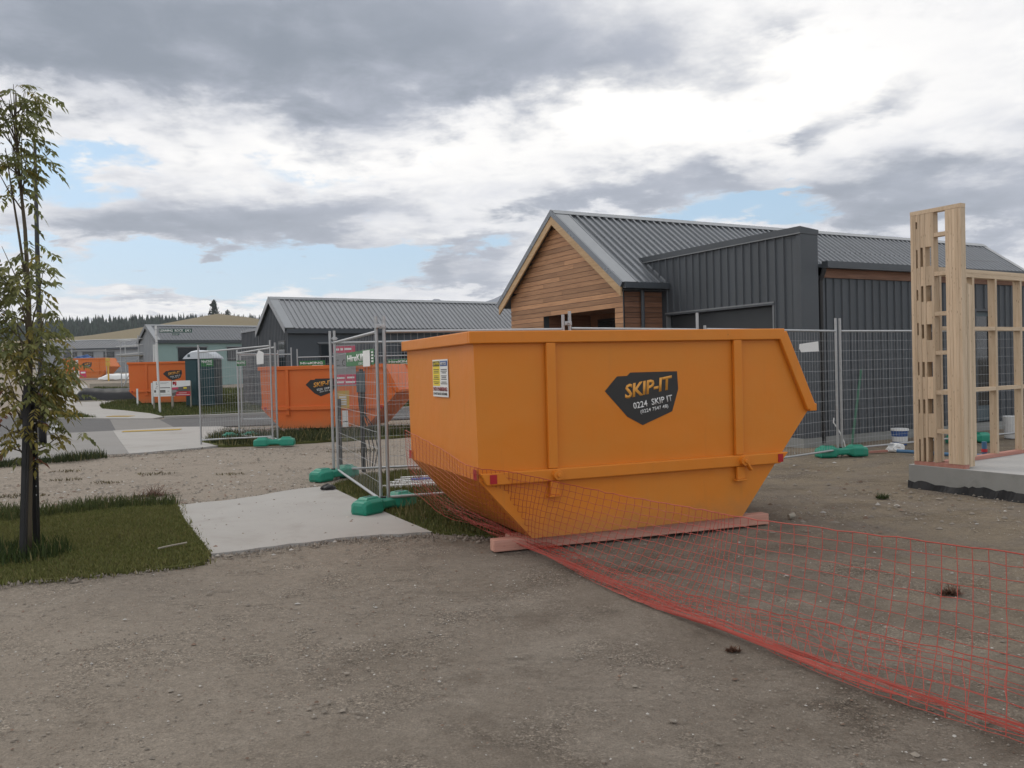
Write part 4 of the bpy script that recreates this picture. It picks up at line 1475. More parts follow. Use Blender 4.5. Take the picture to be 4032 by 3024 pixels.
def cabin(root, L, W, ez, rz_, wall_mat, clad_w, roof_mat, pan_w, verge, individual=True, opens=(), gable_open=None, oh=.12, base=-1.0, ribs_front=False):
    """gabled cabin in local coords: near long wall on y=0 facing -y, gable on x=0 facing -x"""
    hw = W / 2
    zt = lambda t: (rz_ - .11) - abs(t - hw) * (rz_ - ez) / (hw + oh)
    mb = MB()
    mb.box(.02, L, .02, W, base, ez - .06)
    mb.prism([(.02, ez - .06), (W, ez - .06), (hw, zt(hw))], (.02, 0, 0), (0, 1, 0), (0, 0, 1), (L - .02, 0, 0))
    link('wall', mb, wall_mat, root)
    if clad_w:
        clad_run(root, (.018, W, 0), (0, -1, 0), W, lambda x: (base if not gable_open or not (gable_open[0] < W - x < gable_open[1]) else gable_open[2]), lambda x: zt(W - x) - .02, clad_w, wall_mat)
        if gable_open:
            w_ = link('window', MB().box(.0, .015, gable_open[0] + .03, gable_open[1] - .03, .3, gable_open[2] - .02), 'window', root)
            link('pane', MB().box(-.006, -.001, gable_open[0] + .08, gable_open[1] - .08, .35, gable_open[2] - .07), 'glass', w_)
    if ribs_front:
        clad_run(root, (0, .018, 0), (1, 0, 0), L, lambda x: base, lambda x: ez - .06, .35, wall_mat)
    for (a, b, z0, z1) in opens:
        w_ = link('window', MB().box(a, b, -.02, .018, z0, z1), 'window', root)
        link('pane', MB().box(a + .05, b - .05, -.027, -.021, z0 + .05, z1 - .05), 'glass', w_)
        link('window_head', MB().box(a - .08, b + .08, -.05, .017, z1 + .002, z1 + .06), 'clad_light', w_)
    roof_slope(root, -.1, L + .1, -oh, ez, hw, rz_, pan_w, roof_mat, verge, verge, individual)
    roof_slope(root, -.1, L + .1, W + oh, ez, hw, rz_, pan_w, roof_mat, verge, verge, False)
    ridge_cap(root, -.1, L + .1, hw, rz_)
    for k in (0, 1):
        te = -oh if k == 0 else W + oh
        mb = MB()
        a, b = Vector((-.13, te, ez - .02)), Vector((-.13, hw, rz_ - .02))
        mb.hexa([a + Vector((0, 0, -.14)), a + Vector((.02, 0, -.14)), b + Vector((.02, 0, -.14)), b + Vector((0, 0, -.14)), a + Vector((0, 0, .09)), a + Vector((.02, 0, .09)), b + Vector((.02, 0, .09)), b + Vector((0, 0, .09))])
        link('barge_board', mb, roof_mat, root)
    link('fascia', MB().box(-.05, L + .05, -oh - .02, -oh + .02, ez - .16, ez + .01), 'clad', root)


g2 = gh(33)
hB = thing('dark_gabled_cabin', 'dark gabled cabin with a grey ribbed roof behind the fenced orange skip', 'house', (-8.28, 32.0, 0), R(32.5))
cabin(hB, 13.0, 3.56, 3.17, 4.44, 'clad', .19, 'roof2', .195, .32, True, [(1.25, 1.68, 1.3, 2.62), (4.6, 5.5, .9, 2.6)], (.25, 1.1, 2.78))
hC = thing('flat_annex', 'low flat ribbed annex at the left of the dark gabled cabin', 'house', (-8.28 - .537 * 3.56, 32 + .843 * 3.56, 0), R(32.5))
link('wall', MB().box(.0, 5.0, .02, 2.5, -1, 3.30), 'clad', hC)
clad_run(hC, (-.003, 2.5, 0), (0, -1, 0), 2.46, lambda x: -1, lambda x: 3.30, .2)
link('parapet_cap', MB().box(-.05, 5.05, .0, 2.55, 3.305, 3.42), 'roof', hC)

hD = thing('wrapped_cabin', 'half built cabin in pale green building wrap behind the toilet', 'house', (-21.32, 52.0, 0), R(38.5))
cabin(hD, 11.0, 3.7, 3.72, 4.72, 'wrap', 0, 'roof_matt', .2, .3, False, [(1.25, 3.0, 2.45, 3.3), (4.3, 6.1, 2.45, 3.3), (7.0, 8.0, 2.0, 3.3)])
clad_run(hD, (.018, 3.7, 0), (0, -1, 0), 3.7, lambda x: .4, lambda x: 4.58 - abs(3.7 - x - 1.85) * 1.0 / 1.97, .3, 'greywrap')
for i in range(2):
    link('cladding_batten', MB().box(-.05, .012, .12 + i * .35, .24 + i * .35, .6, 3.5), 'whiteplastic', hD)

hE = thing('long_grey_house', 'long low grey house with three dark windows below the wooded hill', 'house', (-46.5, 85, 0), R(1))
cabin(hE, 11.2, 4.6, 4.52, 5.42, 'greywrap', 0, 'roof_matt', .3, .2, False, [(2.5, 3.75, 3.7, 4.18), (4.3, 5.35, 3.66, 4.18), (6.35, 7.4, 3.62, 4.16)], base=.5)
pl2 = MB()
for z in np.arange(1.2, 4.3, .25):
    pl2.box(0, 11.2, .008, .022, z, z + .01)
wb = link('wrap_tape', pl2, 'clad_light', hE)
wb['kind'] = 'stuff'

# ------------------------------------------------------------------ scaffolding by the wrapped cabin
sc = thing('scaffold', 'steel scaffold with plank decks at the left end of the wrapped cabin', 'scaffold', (-24.4, 54.0, gh(54)), R(10))
z0 = gh(54)
for i, x in enumerate((0, 1.05, 2.05)):
    for y in (0, 1.1):
        link('standard', MB().tube([(x, y, 0), (x + .0, y, 3.0 + .25 * i)], .03, 6), 'galv', sc)
for z, dz_ in ((2.05, .16), (2.55, .17), (2.93, .18), (1.6, .1)):
    for y in (0, 1.1):
        link('ledger', MB().tube([(-.25, y, z), (2.2, y, z + dz_)], .026, 6), 'galv', sc)
for z in (1.95,):
    for y in (.1, .4, .7):
        link('plank', MB().beam((-.2, y, z), (2.2, y, z + .06), .26, .05), 'ply', sc)
link('brace', MB().tube([(1.55, -.03, 2.95), (1.9, -.03, 1.75)], .04, 6), 'whitesteel', sc)
link('brace', MB().tube([(.1, -.03, .1), (1.0, -.03, 1.8)], .025, 6), 'galv', sc)

# ------------------------------------------------------------------ bare timber frame on its slab
SL = Vector((4.62, 10.08, 0))
sl = thing('house_slab', 'raised new concrete slab with black plastic along its foot', 'slab', SL, TH)
# local x along E1, local -y towards the viewer
link('slab', MB().box(0, 8, -7.0, 0, -.02, .262), 'concrete_new', sl)
mb = MB()
n = 90
r_ = random.Random(8)
prev = None
n = 160
zz_ = .09
for i in range(n + 1):
    y = .01 - 7.0 * i / n
    zz_ += r_.uniform(-.016, .016) + (.085 - zz_) * .2
    if r_.random() < .06:
        zz_ -= .03
    cur = ((-.011 - .004 * math.sin(i), y, max(zz_, .012)), (-.022 - .02 * abs(math.sin(i * .37)), y, -.03))
    if prev:
        mb.face([prev[1], cur[1], cur[0], prev[0]])
    prev = cur
link('plastic_sheet', mb, 'tarp', sl)
me_edge = MB().box(-.008, -.0005, -7.0, .0, -.02, .258)
link('slab_edge', me_edge, 'concrete_edge', sl)

fr = thing('corner_frame', 'tall narrow pine frame of laminated studs at the slab corner', 'timber frame', SL + Vector((.035, -.05, .262)), TH)
fr.scale = (.95, .87, 1)
# local y: 0 at far end, -.72 near end (towards the viewer); local x thickness 0..0.09
TT = .09
Hf = 2.88
link('bottom_plate', MB().box(.004, TT - .004, -.72, -.003, 0.002, .045), 'pinkplate', fr)
link('top_plate', MB().box(0, TT, -.715, -.0, Hf, Hf + .045), 'pine_x', fr)
studs = [(-.002, -.078), (-.103, -.143), (-.180, -.215), (-.298, -.335), (-.50, -.545)]
for (a, b) in studs:
    k = max(1, int(round((a - b) / .042)))
    for j in range(k):
        ya, yb = a - (a - b) * j / k, a - (a - b) * (j + 1) / k
        link('stud', MB().box(.001 * j, TT - .001 * j, yb + .0008, ya - .0008, .047, Hf - .002), 'pine', fr)
for j in range(4):
    ya = -.546 - j * .042
    link('stud', MB().box(.0015 * (j % 2), TT - .0015 * (j % 2), ya - .0412, ya - .0008, .047, Hf - .002), 'pine', fr)
zt_ = Hf
slot_rows = {(-.078, -.103): [(2.72, 2.80), (2.27, 2.48), (1.90, 2.02), (1.50, 1.64), (1.04, 1.19), (.60, .76), (.047, .30)],
             (-.143, -.180): [(2.28, 2.50), (1.88, 2.06), (1.46, 1.62), (1.02, 1.19), (.60, .76), (.047, .32)],
             (-.215, -.298): [(2.28, 2.50), (1.88, 2.06), (1.44, 1.62), (1.02, 1.19), (.60, .77), (.047, .33)]}
for (a, b), gaps in slot_rows.items():
    edges = sorted([(g[0], g[1]) for g in gaps])
    z = edges[0][1]
    segs = []
    for g in edges[1:]:
        segs.append((z, g[0]))
        z = g[1]
    segs.append((z, Hf - .002))
    for (za, zb_) in segs:
        if zb_ - za > .03:
            link('block', MB().box(.003, TT - .003, b + .0008, a - .0008, za, zb_), 'pine', fr)
    # stud behind the slots closes most of them
    link('backing_stud', MB().box(TT + .001, TT + .045, b - .004, a + .02 if a > -.2 else a - .012, .047, 1.95 if a < -.2 else 2.6), 'pine', fr)
for z in (2.60, 2.16, 1.71, 1.27, .82, .38):
    link('nog', MB().box(.002, TT - .002, -.499, -.336, z, z + .045), 'pine_x', fr)
for j in range(3):
    link('packer_stud', MB().box(TT + .001 + j * .036, TT + .036 + j * .036, -.715, -.60, .02, 2.05 - .01 * j), 'pine', fr)

w2 = thing('wall_frame', 'bare pine wall frame with studs and rails running off to the right', 'timber frame', Vector((4.78, 9.79, .262)), R(33.5), None)
W2L = 5.2
link('bottom_plate', MB().box(.2, W2L, 0, .09, .002, .045), 'pinkplate', w2)
link('top_plate', MB().box(.05, W2L, 0, .09, 2.225, 2.27), 'pine_x', w2)
link('top_plate', MB().box(.05, W2L, 0, .09, 2.178, 2.223), 'pine_x', w2)
for i, x in enumerate((.15, .68, .85, 1.36, 1.96, 2.56, 3.16, 3.76, 4.36, 4.96)):
    link('stud', MB().box(x, x + .045, .001, .089, .046, 2.177), 'pine', w2)
for z in (.82, 1.55):
    xs_ = (.2, .725, .895, 1.405, 2.005, 2.605, 3.205, 3.805, 4.405, 4.96)
    for a, b in zip(xs_[:-1], xs_[1:]):
        if b - a > .3:
            link('nog', MB().box(a + .001, b - .046, .003, .087, z, z + .045), 'pine_x', w2)
bar = thing('slab_starter', 'small blue and red fitting on the slab behind the frame', 'fitting', (5.95, 10.9, .262), 0)
link('pipe', MB().tube([(0, 0, 0), (0, 0, .16)], .03, 10), 'bluehose', bar)
link('collar', MB().tube([(0, 0, .03), (0, 0, .07)], .036, 10), 'red', bar)

# ------------------------------------------------------------------ portable toilet
pt = thing('portable_toilet', 'dark teal portable toilet with a white domed roof', 'toilet', (-12.78, 35.3, gh(35.3)), R(2))
zz = .06
mb = MB().box(-.56, .62, 0, 1.1, zz, 1.98)
bevel(link('cabin', mb, 'loo', pt), .03)
for i in range(9):
    link('wall_rib', MB().box(-.02 + i * .066, .016 + i * .066, -.014, -.001, .25, 1.62), 'loo', pt)
link('door', MB().box(-.50, -.10, -.02, -.001, .14, 1.9), 'loo', pt)
link('base', MB().box(-.58, .64, -.03, 1.13, 0, .058), 'black', pt)
for (x0, x1) in ((-.46, -.36), (.40, .5)):
    pass
mb = MB()
prof = [(-.62, 1.985), (-.58, 2.06), (-.46, 2.19), (-.30, 2.29), (-.1, 2.33), (.16, 2.33), (.36, 2.29), (.52, 2.19), (.64, 2.06), (.68, 1.985)]
i0 = []
for (sy, shrink) in ((-.06, .85), (.06, 1.0), (1.04, 1.0), (1.16, .85)):
    i0.append(len(mb.v))
    for (x, z) in prof:
        mb.v.append((x, sy, 1.985 + (z - 1.985) * (shrink if z > 2 else 1)))
for a, b in zip(i0[:-1], i0[1:]):
    for j in range(len(prof) - 1):
        mb.f.append((a + j, a + j + 1, b + j + 1, b + j))
mb.f.append(tuple(i0[0] + j for j in range(len(prof))))
mb.f.append(tuple(i0[-1] + j for j in range(len(prof))))
rf = link('roof', mb, 'loo_roof', pt)
link('vent', MB().box(-.42, -.32, -.066, -.02, 2.06, 2.17), 'meterbox', rf)
link('vent_pipe', MB().tube([(-.15, .5, 2.2), (-.15, .5, 2.42)], .05, 10), 'loo_roof', rf)
sg = link('hire_plate', MB().box(.10, .60, -.022, -.017, 1.66, 1.97), 'hiregreen', pt)
lettering('HireKING', sg, .13, 1.80, .42, .12, 'white', y=-.023, offset=.03)
plate('print_line', sg, .33, .55, 1.74, 1.765, 'white', y=-.0225, t=.001)

# ------------------------------------------------------------------ street sign
ss = thing('street_sign', 'white pole with the green LEANING ROCK LN street blade', 'street sign', (-13.15, 32.2, gh(32.2)), R(0))
link('pole', MB().tube([(0, 0, -.1), (-.035, 0, 1.5), (-.055, 0, 3.26)], .042, 12), 'whitesteel', ss)
for z in (2.62, 2.9, 3.1):
    link('band', MB().tube([(-.05, 0, z), (-.05, 0, z + .025)], .048, 12), 'galv', ss)
bl = link('blade', MB().box(.0, 1.22, -.016, -.006, 3.0, 3.145), 'streetgreen', ss)
bl.rotation_euler = (0, R(1.2), 0)
lettering('LEANING  ROCK  LN', bl, .03, 3.028, 1.08, .092, 'white', y=-.0165, offset=.03)
cm = MB().prism([(1.135, 3.025), (1.15, 3.025), (1.185, 3.073), (1.15, 3.12), (1.135, 3.12), (1.168, 3.073)], (0, -.0165, 0), (1, 0, 0), (0, 0, 1), (0, -.002, 0))
link('arrow', cm, 'white', bl)
nb = link('sub_blade', MB().box(.48, .75, -.016, -.006, 2.90, 2.975), 'streetgreen', ss)
nb.rotation_euler = (0, R(1.2), 0)
lettering('NO EXIT', nb, .505, 2.917, .22, .042, 'white', y=-.0165)

# ------------------------------------------------------------------ site boards
def site_board(label, loc, w, h, zb_, mat):
    t = thing('site_board', label, 'sign board', loc, R(-2), 'site boards before the skip')
    link('panel', MB().box(0, w, -.012, 0, zb_, zb_ + h), mat, t)
    for x in (.0, w - .02):
        link('leg', MB().box(x - .03, x + .05, .002, .08, -.6, zb_ + h - .05), 'ply', t)
    t.scale = (.58, .58, .58)
    return t


b1 = site_board('white site board with a triangle logo beside the street sign pole', (-14.34, 34.5, gh(34.5) + .24), 1.28, 1.06, .48, 'white')
link('logo', MB().prism([(.16, 1.0), (.28, 1.22), (.42, 1.0)], (0, -.0125, 0), (1, 0, 0), (0, 0, 1), (0, -.002, 0)), 'clad_light', b1)
link('logo', MB().prism([(.20, 1.02), (.28, 1.17), (.37, 1.02)], (0, -.0150, 0), (1, 0, 0), (0, 0, 1), (0, -.002, 0)), 'white', b1)
for (x0, x1, z0_, z1_, m) in ((.22, .26, 1.28, 1.48, 'clad_light'), (.29, .34, 1.26, 1.36, 'clad_light'), (.52, 1.1, 1.40, 1.43, 'greyboard'), (.52, .95, 1.34, 1.36, 'greyboard'), (.5, 1.2, 1.05, 1.10, 'photo'),
                              (.08, .2, .76, .92, 'photo'), (.44, .86, .74, .92, 'photo'), (.52, .82, .77, .83, 'greyboard'), (.08, 1.2, .58, .60, 'greyboard'), (1.0, 1.14, .82, .85, 'greyboard')):
    plate('print_line', b1, x0, x1, z0_, z1_, m, y=-.0122, t=.003)
b2 = site_board('crimson and white site board with a red logo by the toilet', (-13.56, 34.45, gh(34.5) + .24), 1.28, 1.06, .48, 'white')
link('band', MB().prism([(0, .50), (1.28, .48), (1.28, 1.18), (0, 1.06)], (0, -.0125, 0), (1, 0, 0), (0, 0, 1), (0, -.002, 0)), 'photo', b2)
link('band', MB().prism([(.2, .48), (1.28, .48), (1.28, .80), (.32, .80)], (0, -.0150, 0), (1, 0, 0), (0, 0, 1), (0, -.002, 0)), 'red', b2)
link('band', MB().prism([(0, .92), (.45, .96), (.40, 1.10), (0, 1.08)], (0, -.0150, 0), (1, 0, 0), (0, 0, 1), (0, -.002, 0)), 'pink', b2)
link('band', MB().prism([(0, .70), (.4, .80), (.25, .9), (0, .9)], (0, -.0152, 0), (1, 0, 0), (0, 0, 1), (0, -.002, 0)), 'greyboard', b2)
plate('print_line', b2, .80, 1.02, .98, 1.09, 'yellow', y=-.0152, t=.002)
plate('print_line', b2, .46, 1.0, .68, .705, 'white', y=-.0172, t=.001)
plate('print_line', b2, .30, 1.22, .555, .585, 'white', y=-.0172, t=.001)
lettering('RJ', b2, .05, 1.20, .27, .29, 'red', y=-.0125, offset=.06, space=.8)
for k, (x, y, h) in enumerate(((-16.15, 37.2, .75), (-15.55, 37.3, .98))):
    o = tag(bevel(link('white_peg', MB().box(-.035, .035, -.02, .02, -.2, h), 'whiteplastic', None, (x, y, gh(y)), (0, 0, R(k * 7))), .004),
            ('short white peg in the grass at the left end of the orange skip', 'taller white peg in the grass beside the white site board')[k], 'peg', 'white survey pegs')

# ------------------------------------------------------------------ street lamp pole
lp = thing('lamp_post', 'tall dark tapered lamp pole behind the young tree', 'lamp post', (-10.87, 19.92, .015))
link('base_plate', MB().tube([(0, 0, 0), (0, 0, .03)], .13, 16), 'lampblack', lp)
link('shaft', MB().tube([(0, 0, .02), (.01, 0, 1.25), (.012, 0, 1.28), (.03, 0, 4.2), (.06, 0, 7.0)], [.088, .086, .062, .052, .034], 16), 'lampblack', lp, smooth=True)
link('access_door', MB().box(-.035, .035, -.095, -.085, .5, .85), 'lampblack', lp)
link('cap', MB().tube([(.06, 0, 7.0), (.06, 0, 7.03)], .036, 12), 'lampblack', lp)
wbx = thing('white_board', 'small white board standing on the kerb beside the lamp pole', 'board', (-12.72, 23.62, gh(23.6) + .02), R(6))
link('panel', MB().prism([(0, 0), (.24, .01), (.24, .20), (.0, .19)], (0, 0, 0), (1, 0, 0), (0, .12, 1), (0, .02, 0)), 'whiteplastic', wbx)

# ------------------------------------------------------------------ site signs and power post behind the near fence panel
sp = thing('site_sign', 'grey and crimson site sign hanging behind the near fence panel', 'sign', (-2.665, 12.95, 1.3), R(-4), 'signs at the fence gate')
link('panel', MB().box(0, .335, -.006, 0, 0, .62), 'greyboard', sp)
link('header', MB().box(.0, .335, -.0085, -.0065, .50, .60), 'pink', sp)
link('footer', MB().box(.0, .335, -.0085, -.0065, .02, .175), 'pink', sp)
lettering('C. Gmd', sp, .03, .30, .26, .10, 'signblack', y=-.0065)
for (x0, x1, z0_, z1_) in ((.02, .09, .535, .565), (.11, .15, .535, .57), (.17, .28, .54, .57), (.02, .16, .11, .135), (.2, .31, .115, .14), (.02, .15, .045, .07), (.18, .32, .045, .07)):
    plate('print_line', sp, x0, x1, z0_, z1_, 'white', y=-.0088, t=.001)
ys = thing('hazard_notice', 'yellow and white hazard notice behind the fence gate', 'sign', (-2.55, 12.62, .98), R(-4), 'signs at the fence gate')
link('panel', MB().box(0, .17, -.005, 0, 0, .26), 'hydrant', ys)
for r0_ in range(4):
    plate('print_line', ys, .02, .13, .05 + r0_ * .035, .072 + r0_ * .035, 'white', y=-.0055, t=.001)
wn = thing('number_plate_card', 'white printed card hanging below the yellow hazard notice', 'sign', (-2.49, 12.6, .80), R(-4), 'signs at the fence gate')
link('panel', MB().box(0, .085, -.005, 0, -.09, .15), 'white', wn)
plate('print_line', wn, .005, .08, -.02, -.005, 'signblack', y=-.0055, t=.001)
pw = thing('power_post', 'grey temporary power box with hanging cables on a dark post', 'power box', (-2.28, 13.05, 0), R(3))
link('post', MB().box(-.03, .03, 0, .05, -.1, 1.55), 'black', pw)
bx = bevel(link('meter_box', MB().box(-.06, .065, -.09, -.002, 1.20, 1.50), 'meterbox', pw), .01)
link('box_lid', MB().box(-.063, .068, -.095, .0, 1.502, 1.515), 'meterbox', bx)
for k in range(4):
    x = -.04 + k * .03
    pts = [(x, -.05, 1.2), (x + .01, -.06, 1.0 - .05 * k), (x + .05 + .02 * k, -.08, .7), (x + .1 + .03 * k, -.1, .35), (x + .12, -.12, .02)]
    link('cable', MB().tube(pts, .008, 6), 'black', pw)
sw = thing('site_post', 'black steel star post standing behind the left post of the fence gate', 'post', (-2.53, 12.6, 0))
mb = MB()
for a in (90, 210, 330):
    mb.beam((.014 * math.cos(R(a)), .014 * math.sin(R(a)), -.1), (.014 * math.cos(R(a)), .014 * math.sin(R(a)), 1.12), .028, .006, (math.cos(R(a + 90)), math.sin(R(a + 90)), 0))
link('post', mb, 'black', sw)

# ------------------------------------------------------------------ loose things on the site
bt = thing('paint_bucket', 'blue and white plastic bucket by the house wall right of the fence foot', 'bucket', (6.72, 15.0, 0.0))
mb = MB()
mb.tube([(0, 0, 0), (0, 0, .25)], [.115, .14], 20)
link('pail', mb, 'blue', bt)
link('label_band', MB().tube([(0, 0, .06), (0, 0, .15)], [.124, .131], 20, False), 'whiteplastic', bt)
link('lid', MB().tube([(0, 0, .25), (0, 0, .285)], [.15, .146], 20), 'whiteplastic', bt)
b2k = thing('white_bucket', 'plain white bucket seen through the timber frame near the far fence', 'bucket', (9.1, 15.7, 0))
link('pail', MB().tube([(0, 0, 0), (0, 0, .4)], [.14, .17], 18), 'whiteplastic', b2k)


def crumpled(name, label, cat, loc, size, mat, seed):
    r_ = random.Random(seed)
    bm = bmesh.new()
    bmesh.ops.create_icosphere(bm, subdivisions=3, radius=1)
    for v in bm.verts:
        n_ = v.co.normalized()
        k = 1 + .22 * math.sin(n_.x * 5 + seed) * math.cos(n_.y * 6) + r_.uniform(-.09, .09)
        v.co = Vector((v.co.x * size[0] * k, v.co.y * size[1] * k, max(v.co.z * size[2] * k, -size[2] * .35) + size[2] * .35))
    me = bpy.data.meshes.new(name)
    bm.to_mesh(me)
    bm.free()
    return tag(link(name, me, mat, None, loc), label, cat)


crumpled('rag_bag', 'crumpled white plastic bag on the dirt below the bucket', 'bag', (6.22, 14.05, -.01), (.14, .10, .10), 'whiteplastic', 4)
crumpled('rag_bag', 'white plastic scrap lying behind the timber frame', 'bag', (9.8, 15.9, -.01), (.3, .2, .12), 'whiteplastic', 5)
tag(link('green_rod', MB().tube([(5.70, 14.55, 0.0), (6.06, 14.98, 1.32)], .022, 8), 'greenpole'), 'long green rod leaning on the charcoal wall behind the fence', 'rod')
tag(link('blue_pipe', MB().tube([(6.1, 13.72, .03), (6.4, 13.4, .025), (6.7, 13.05, .02), (7.2, 12.7, .02)], .028, 8), 'bluehose'), 'blue pipe lying on the dirt beside the timber frame', 'pipe')
tag(link('bent_conduit', MB().tube([(5.47, 14.7, .52), (5.46, 14.7, .44), (5.55, 14.7, .3), (5.64, 14.7, .1), (5.66, 14.7, -.02)], .010, 6), 'whiteplastic'), 'thin bent white conduit sticking out of the ground by the fence post', 'conduit')
tag(link('pink_batten', MB().box(0, .5, -.03, .03, 0, .03), 'pinkplate', None, (5.55, 13.75, .0), (0, 0, R(20))), 'short pink timber offcut beside the right green fence foot', 'offcut')
lengths = [(-1.72, 10.92, .9, 14), (-1.62, 11.12, 1.9, 15), (-1.65, 11.28, 1.95, 13), (-1.6, 11.5, 2.1, 14), (-1.55, 11.75, 2.1, 16)]
for k, (x, y, L_, a) in enumerate(lengths):
    tag(link('white_batten', MB().box(0, L_, -.028, .028, .0, .04), 'whiteplastic', None, (x, y, .02), (0, 0, R(a))),
        ('short white batten at the front of the stack on the grass', 'second white batten from the front of the stack on the grass', 'white batten in the middle of the stack on the grass', 'fourth white batten from the front of the stack on the grass', 'rearmost white batten of the stack on the grass')[k],
        'batten', 'white battens stacked behind the fence')
tag(link('blue_scrap', MB().box(0, .5, 0, .12, 0, .015), 'blue', None, (-1.35, 11.35, .062), (0, 0, R(14))), 'flat dark blue scrap lying across the white battens', 'scrap')
tag(link('dry_stick', MB().tube([(-3.05, 7.33, .045), (-2.97, 7.42, .05), (-2.88, 7.53, .05)], .008, 5), 'ply'), 'dry pale stick lying on the near grass', 'stick')
tag(link('straw', MB().tube([(-1.45, 4.55, .008), (-1.40, 4.562, .01), (-1.35, 4.58, .008)], .0028, 5), 'ply'), 'thin pale straw on the bare dirt in the left foreground', 'straw')
crumpled('dirt_clod', 'dark clod of dirt at the far edge of the concrete slab', 'clod', (-2.38, 10.98, .02), (.09, .06, .05), 'black', 2)
tag(link('paper_cup', MB().tube([(2.60, 8.2, .024), (2.66, 8.22, .028)], [.022, .028], 12), 'ply'), 'pale cup lying on the dirt right of the amber skip', 'cup')

# ------------------------------------------------------------------ far left yard
def tarp_pile():
    t = thing('tarp_pile', 'long low pile under a black plastic cover beside the far path', 'covered pile', (-21.0, 41.3, gh(41.3)), R(3))
    nx, ny = 60, 14
    V, F = [], []
    r_ = np.random.default_rng(5)
    for i in range(nx + 1):
        u = i / nx
        for j in range(ny + 1):
            v = j / ny
            x = 3.9 * u
            prof_ = math.sin(math.pi * min(1, max(0, v))) ** .35
            h = (.60 - .10 * u) * prof_ * (min(1, u / .04)) ** .5
            h += .018 * math.sin(x * 2.3 + v * 4) * prof_ + .008 * math.sin(x * 11 + v * 9 + 1) * prof_ + r_.uniform(-.006, .006)
            V.append((x, 1.6 * v + .1 * math.sin(x * 1.7), max(h, -.02) + .06))
    for i in range(nx):
        for j in range(ny):
            a = i * (ny + 1) + j
            F.append((a, a + 1, a + ny + 2, a + ny + 1))
    link('cover', npmesh('cover', V, F), 'tarp', t, smooth=True)
    link('pallet_board', MB().box(.1, 1.5, -.12, .1, 0, .07), 'ply', t)
    link('pallet_board', MB().box(1.7, 2.6, -.12, .1, 0, .06), 'ply', t)


tarp_pile()
tag(link('formwork_plank', MB().box(0, 4.2, 0, .08, 0, .26), 'ply', None, (-27.2, 55.6, gh(55.3) - .05), (0, 0, R(-14))), 'pale formwork plank edging the grass behind the black cover', 'plank')
ww = thing('wrapped_stack', 'long stack wrapped in white plastic before the long grey house', 'covered pile', (-29.9, 62.4, gh(62.4) + .02), R(8))
mb = MB()
for i in range(12):
    pass
V, F = [], []
for i in range(31):
    u = i / 30
    for j in range(9):
        a = math.pi * j / 8
        h = .42 * (1 - .2 * u) * min(1, .35 + u * 6)
        V.append((5.2 * u, .7 - .7 * math.cos(a), .05 + h * math.sin(a) ** .5 + .02 * math.sin(9 * u * 5 + j)))
for i in range(30):
    for j in range(8):
        a = i * 9 + j
        F.append((a, a + 1, a + 10, a + 9))
link('wrap', npmesh('wrap', V, F), 'whiteplastic', ww, smooth=True)
yb = thing('marker_box', 'yellow marker box on a post beside the far orange skip', 'marker', (-29.0, 62.1, gh(62.1)))
link('post', MB().box(-.05, .05, 0, .06, -.1, 1.1), 'hydrant', yb)
bevel(link('box', MB().box(-.15, .16, -.06, .0, 1.05, 1.32), 'hydrant', yb), .02)
bevel(link('box', MB().box(-.15, .16, -.06, .0, 1.36, 1.62), 'hydrant', yb), .02)
for k, (x, w_, m, lab) in enumerate(((-31.75, .5, 'white', 'small white board on the fence before the far orange skip'), (-31.2, .45, 'pink', 'small crimson board on the fence before the far orange skip'))):
    t = thing('fence_board', lab, 'sign board', (x, 62.45, gh(62.4) + .25), 0)
    link('panel', MB().box(0, w_, -.01, 0, 0, .5), m, t)
    plate('print_line', t, .06, w_ - .06, .3, .42, 'white' if m == 'pink' else 'clad_light', y=-.011, t=.002)
bq = thing('far_notice', 'white notice with a black ring at the top of the far orange skip', 'sign', (-31.5, 62.5, gh(62.5) + 1.25), 0)
link('panel', MB().box(0, .16, -.01, 0, 0, .28), 'white', bq)
mb = MB()
pts = [(.08 + .045 * math.cos(a), -.014, .15 + .06 * math.sin(a)) for a in np.linspace(0, 2 * math.pi, 13)]
link('ring', mb.tube(pts, .012, 5), 'signblack', bq)
crumpled('blue_cover', 'blue cover heaped behind the left end of the far orange skip', 'cover', (-34.6, 70, gh(70) + 1.2), (.9, .5, .45), 'blueskip', 7)


